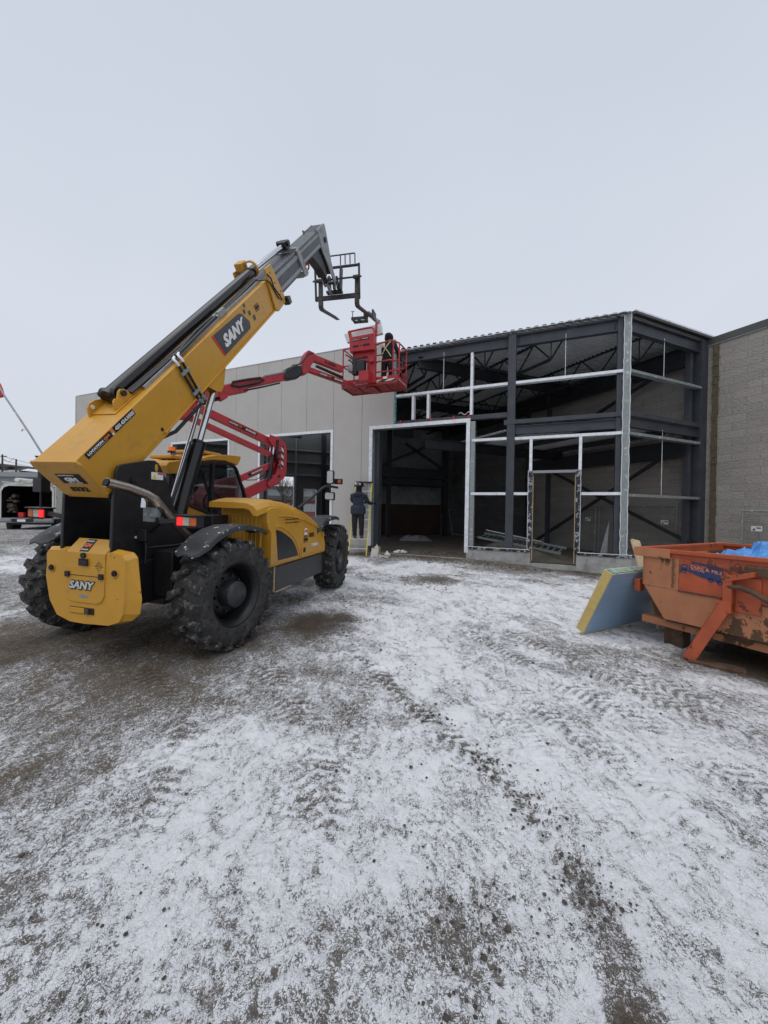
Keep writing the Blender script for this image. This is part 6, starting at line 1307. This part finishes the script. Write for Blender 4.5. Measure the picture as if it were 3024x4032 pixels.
text('lettering','484',M['white'],tr,(3.3,-.02,2.35),(1,0,0),(0,0,1),1.1,.35); text('lettering','A  22',M['white'],tr,(.35,-.035,3.0),(1,0,0),(0,0,1),2.3,.4)
for x in(.9,4.8): MB().lathe([(-.2,.2),(-.2,.5),(.2,.5),(.2,.2)],(x,.1,.5),'y',24).build('wheel',M['rubber'],tr)
MB().box(1.5,2.0,-.05,0,1.2,2.4).box(3,5.6,-.05,0,1.4,1.5).build('side_rail',M['white'],tr)
# far buildings
def fb_(name,lab,Mx,parts,cat='building'):
    o=thing(name,lab,cat,Mx)
    for n_,mt,bx in parts: MB().box(*bx).build(n_,M[mt],o)
    return o
fb_('warehouse','long low grey warehouse on the far left horizon',frame((-95,58,.3),0),[('wall','farwall',(0,62,0,25,-1,5.3)),('fascia','lightgrey',(-.3,62.3,-.3,25.3,5.3,6.0)),('window','blackgloss',(40,44,-.05,0,1.5,3.2)),('roof_unit','darksteel',(43,45.5,3,5,6,7.6)),('roof_unit','lightgrey',(46,48,3,5,6,7.2)),('roof_unit','darksteel',(53,54,3,5,6,7.4))])
h=thing('house','white and dark red house with a low gable beyond the warehouse','house',frame((-86,80,.3),0))
MB().box(0,10,0,8,0,8.2).build('wall',M['whitewall'],h); MB().box(10,26,0,8,0,7.8).build('wall',M['brick'],h); MB().prism([(-.5,8.2),(4,9.3),(12,8.6),(26.5,7.6),(26.5,7.85),(12,8.95),(4,9.7),(-.5,8.6)],'y',-.5,8.5).build('roof',M['coping'],h)
for x in(2,6,14): MB().box(x,x+2,-.06,0,6.9,7.6).build('window',M['blackgloss'],h)
fb_('shop_building','low brown building seen through the hall openings',frame((-16,46,.2),-20),[('wall','brick',(-14,16,0,8,0,2.4)),('roof','coping',(-14.4,16.4,-.4,8.4,2.4,2.9)),('window','blackgloss',(-6,-2,-.05,0,1,2.0)),('window','lightgrey',(4,8,-.05,0,1,2.0))])
fb_('grey_building','grey flat building far behind the hall',frame((-26,70,.2),-10),[('wall','farwall',(0,40,0,10,0,5)),('roof','coping',(-.3,40.3,-.3,10.3,5,5.4))])
def pole(c,hgt,lab,arms):
    o=thing('utility_pole',lab,'utility pole',Matrix.Translation(c)); MB().tube((0,0,0),(0,0,hgt),.15,.11,n=8).build('pole_shaft',M['bark'],o)
    for z,w_ in arms: MB().beam((-w_,0,z),(w_,0,z),.1,.12).build('crossarm',M['bark'],o)
    return o
p1=pole((-59.6,60,.3),8.9,'dark wooden utility pole at the left edge with transformers',[(7.0,1.1),(8.6,.7)])
m=MB().tube((.5,0,6.4),(.5,0,7.1),.25,n=10).path([(0,0,8.3),(1,0,7.7),(1.9,0,8.4)],.03,5).path([(0,0,7.6),(1.2,0,6.6),(2.0,0,6.6)],.03,5); m.build('transformer',M['bark'],p1)
p2_=pole((-58.4,61,.3),8.3,'thin utility pole with a crossarm, second from the left edge',[(6.2,1.9),(4.6,.0001)])
wi=thing('power_lines','thin power lines running from the poles to the right','power line')
m=MB()
for z0,z1 in((8.9,7.4),(8.3,7.2),(6.3,4.6)): m.path([(-59.6+15*i/12,60+6*i/12,z0+(z1-z0)*i/12-1.0*math.sin(math.pi*i/12)) for i in range(13)],.028,5)
m.build('wire',M['bark'],wi)
# bare tree seen through the back opening
def tree(c,h_,lab,seed,sp=.55):
    o=thing('bare_tree',lab,'tree',Matrix.Translation(c)); rnd=random.Random(seed); tk=MB(); cr=MB()
    def grow(p,d,l,r,lev):
        q=p+d*l; (tk if lev<1 else cr).tube(p,q,r,r*.72,n=6 if lev<2 else 4,cap=False)
        if lev>=7 or r<.004: return
        for k in range(3 if lev<4 else 2):
            nd=(d+Vector((rnd.uniform(-1,1),rnd.uniform(-1,1),rnd.uniform(-.25,.6)))*sp).normalized(); grow(p+d*l*rnd.uniform(.75,1),nd,l*rnd.uniform(.68,.86),r*.62,lev+1)
    grow(Vector((0,0,0)),Vector((0,0,1)),h_*.2,h_*.022,0); tk.build('trunk',M['bark'],o); cr.build('crown',M['bark'],o); return o
tree((-8.3,31.5,.15),5.6,'round bare tree seen through the wide opening at the back of the hall',2); tree((-8.6,52,.1),6.5,'smaller bare tree seen through the narrow back opening',5)
o=thing('light_pole','tall light pole with a box lamp seen through the hall','light pole',Matrix.Translation((-5.4,38,.1))); MB().tube((0,0,0),(0,0,4.6),.06,n=8).build('pole_shaft',M['darksteel'],o); MB().box(-.3,.3,-.2,.2,4.5,4.9).build('lamp_head',M['darksteel'],o)
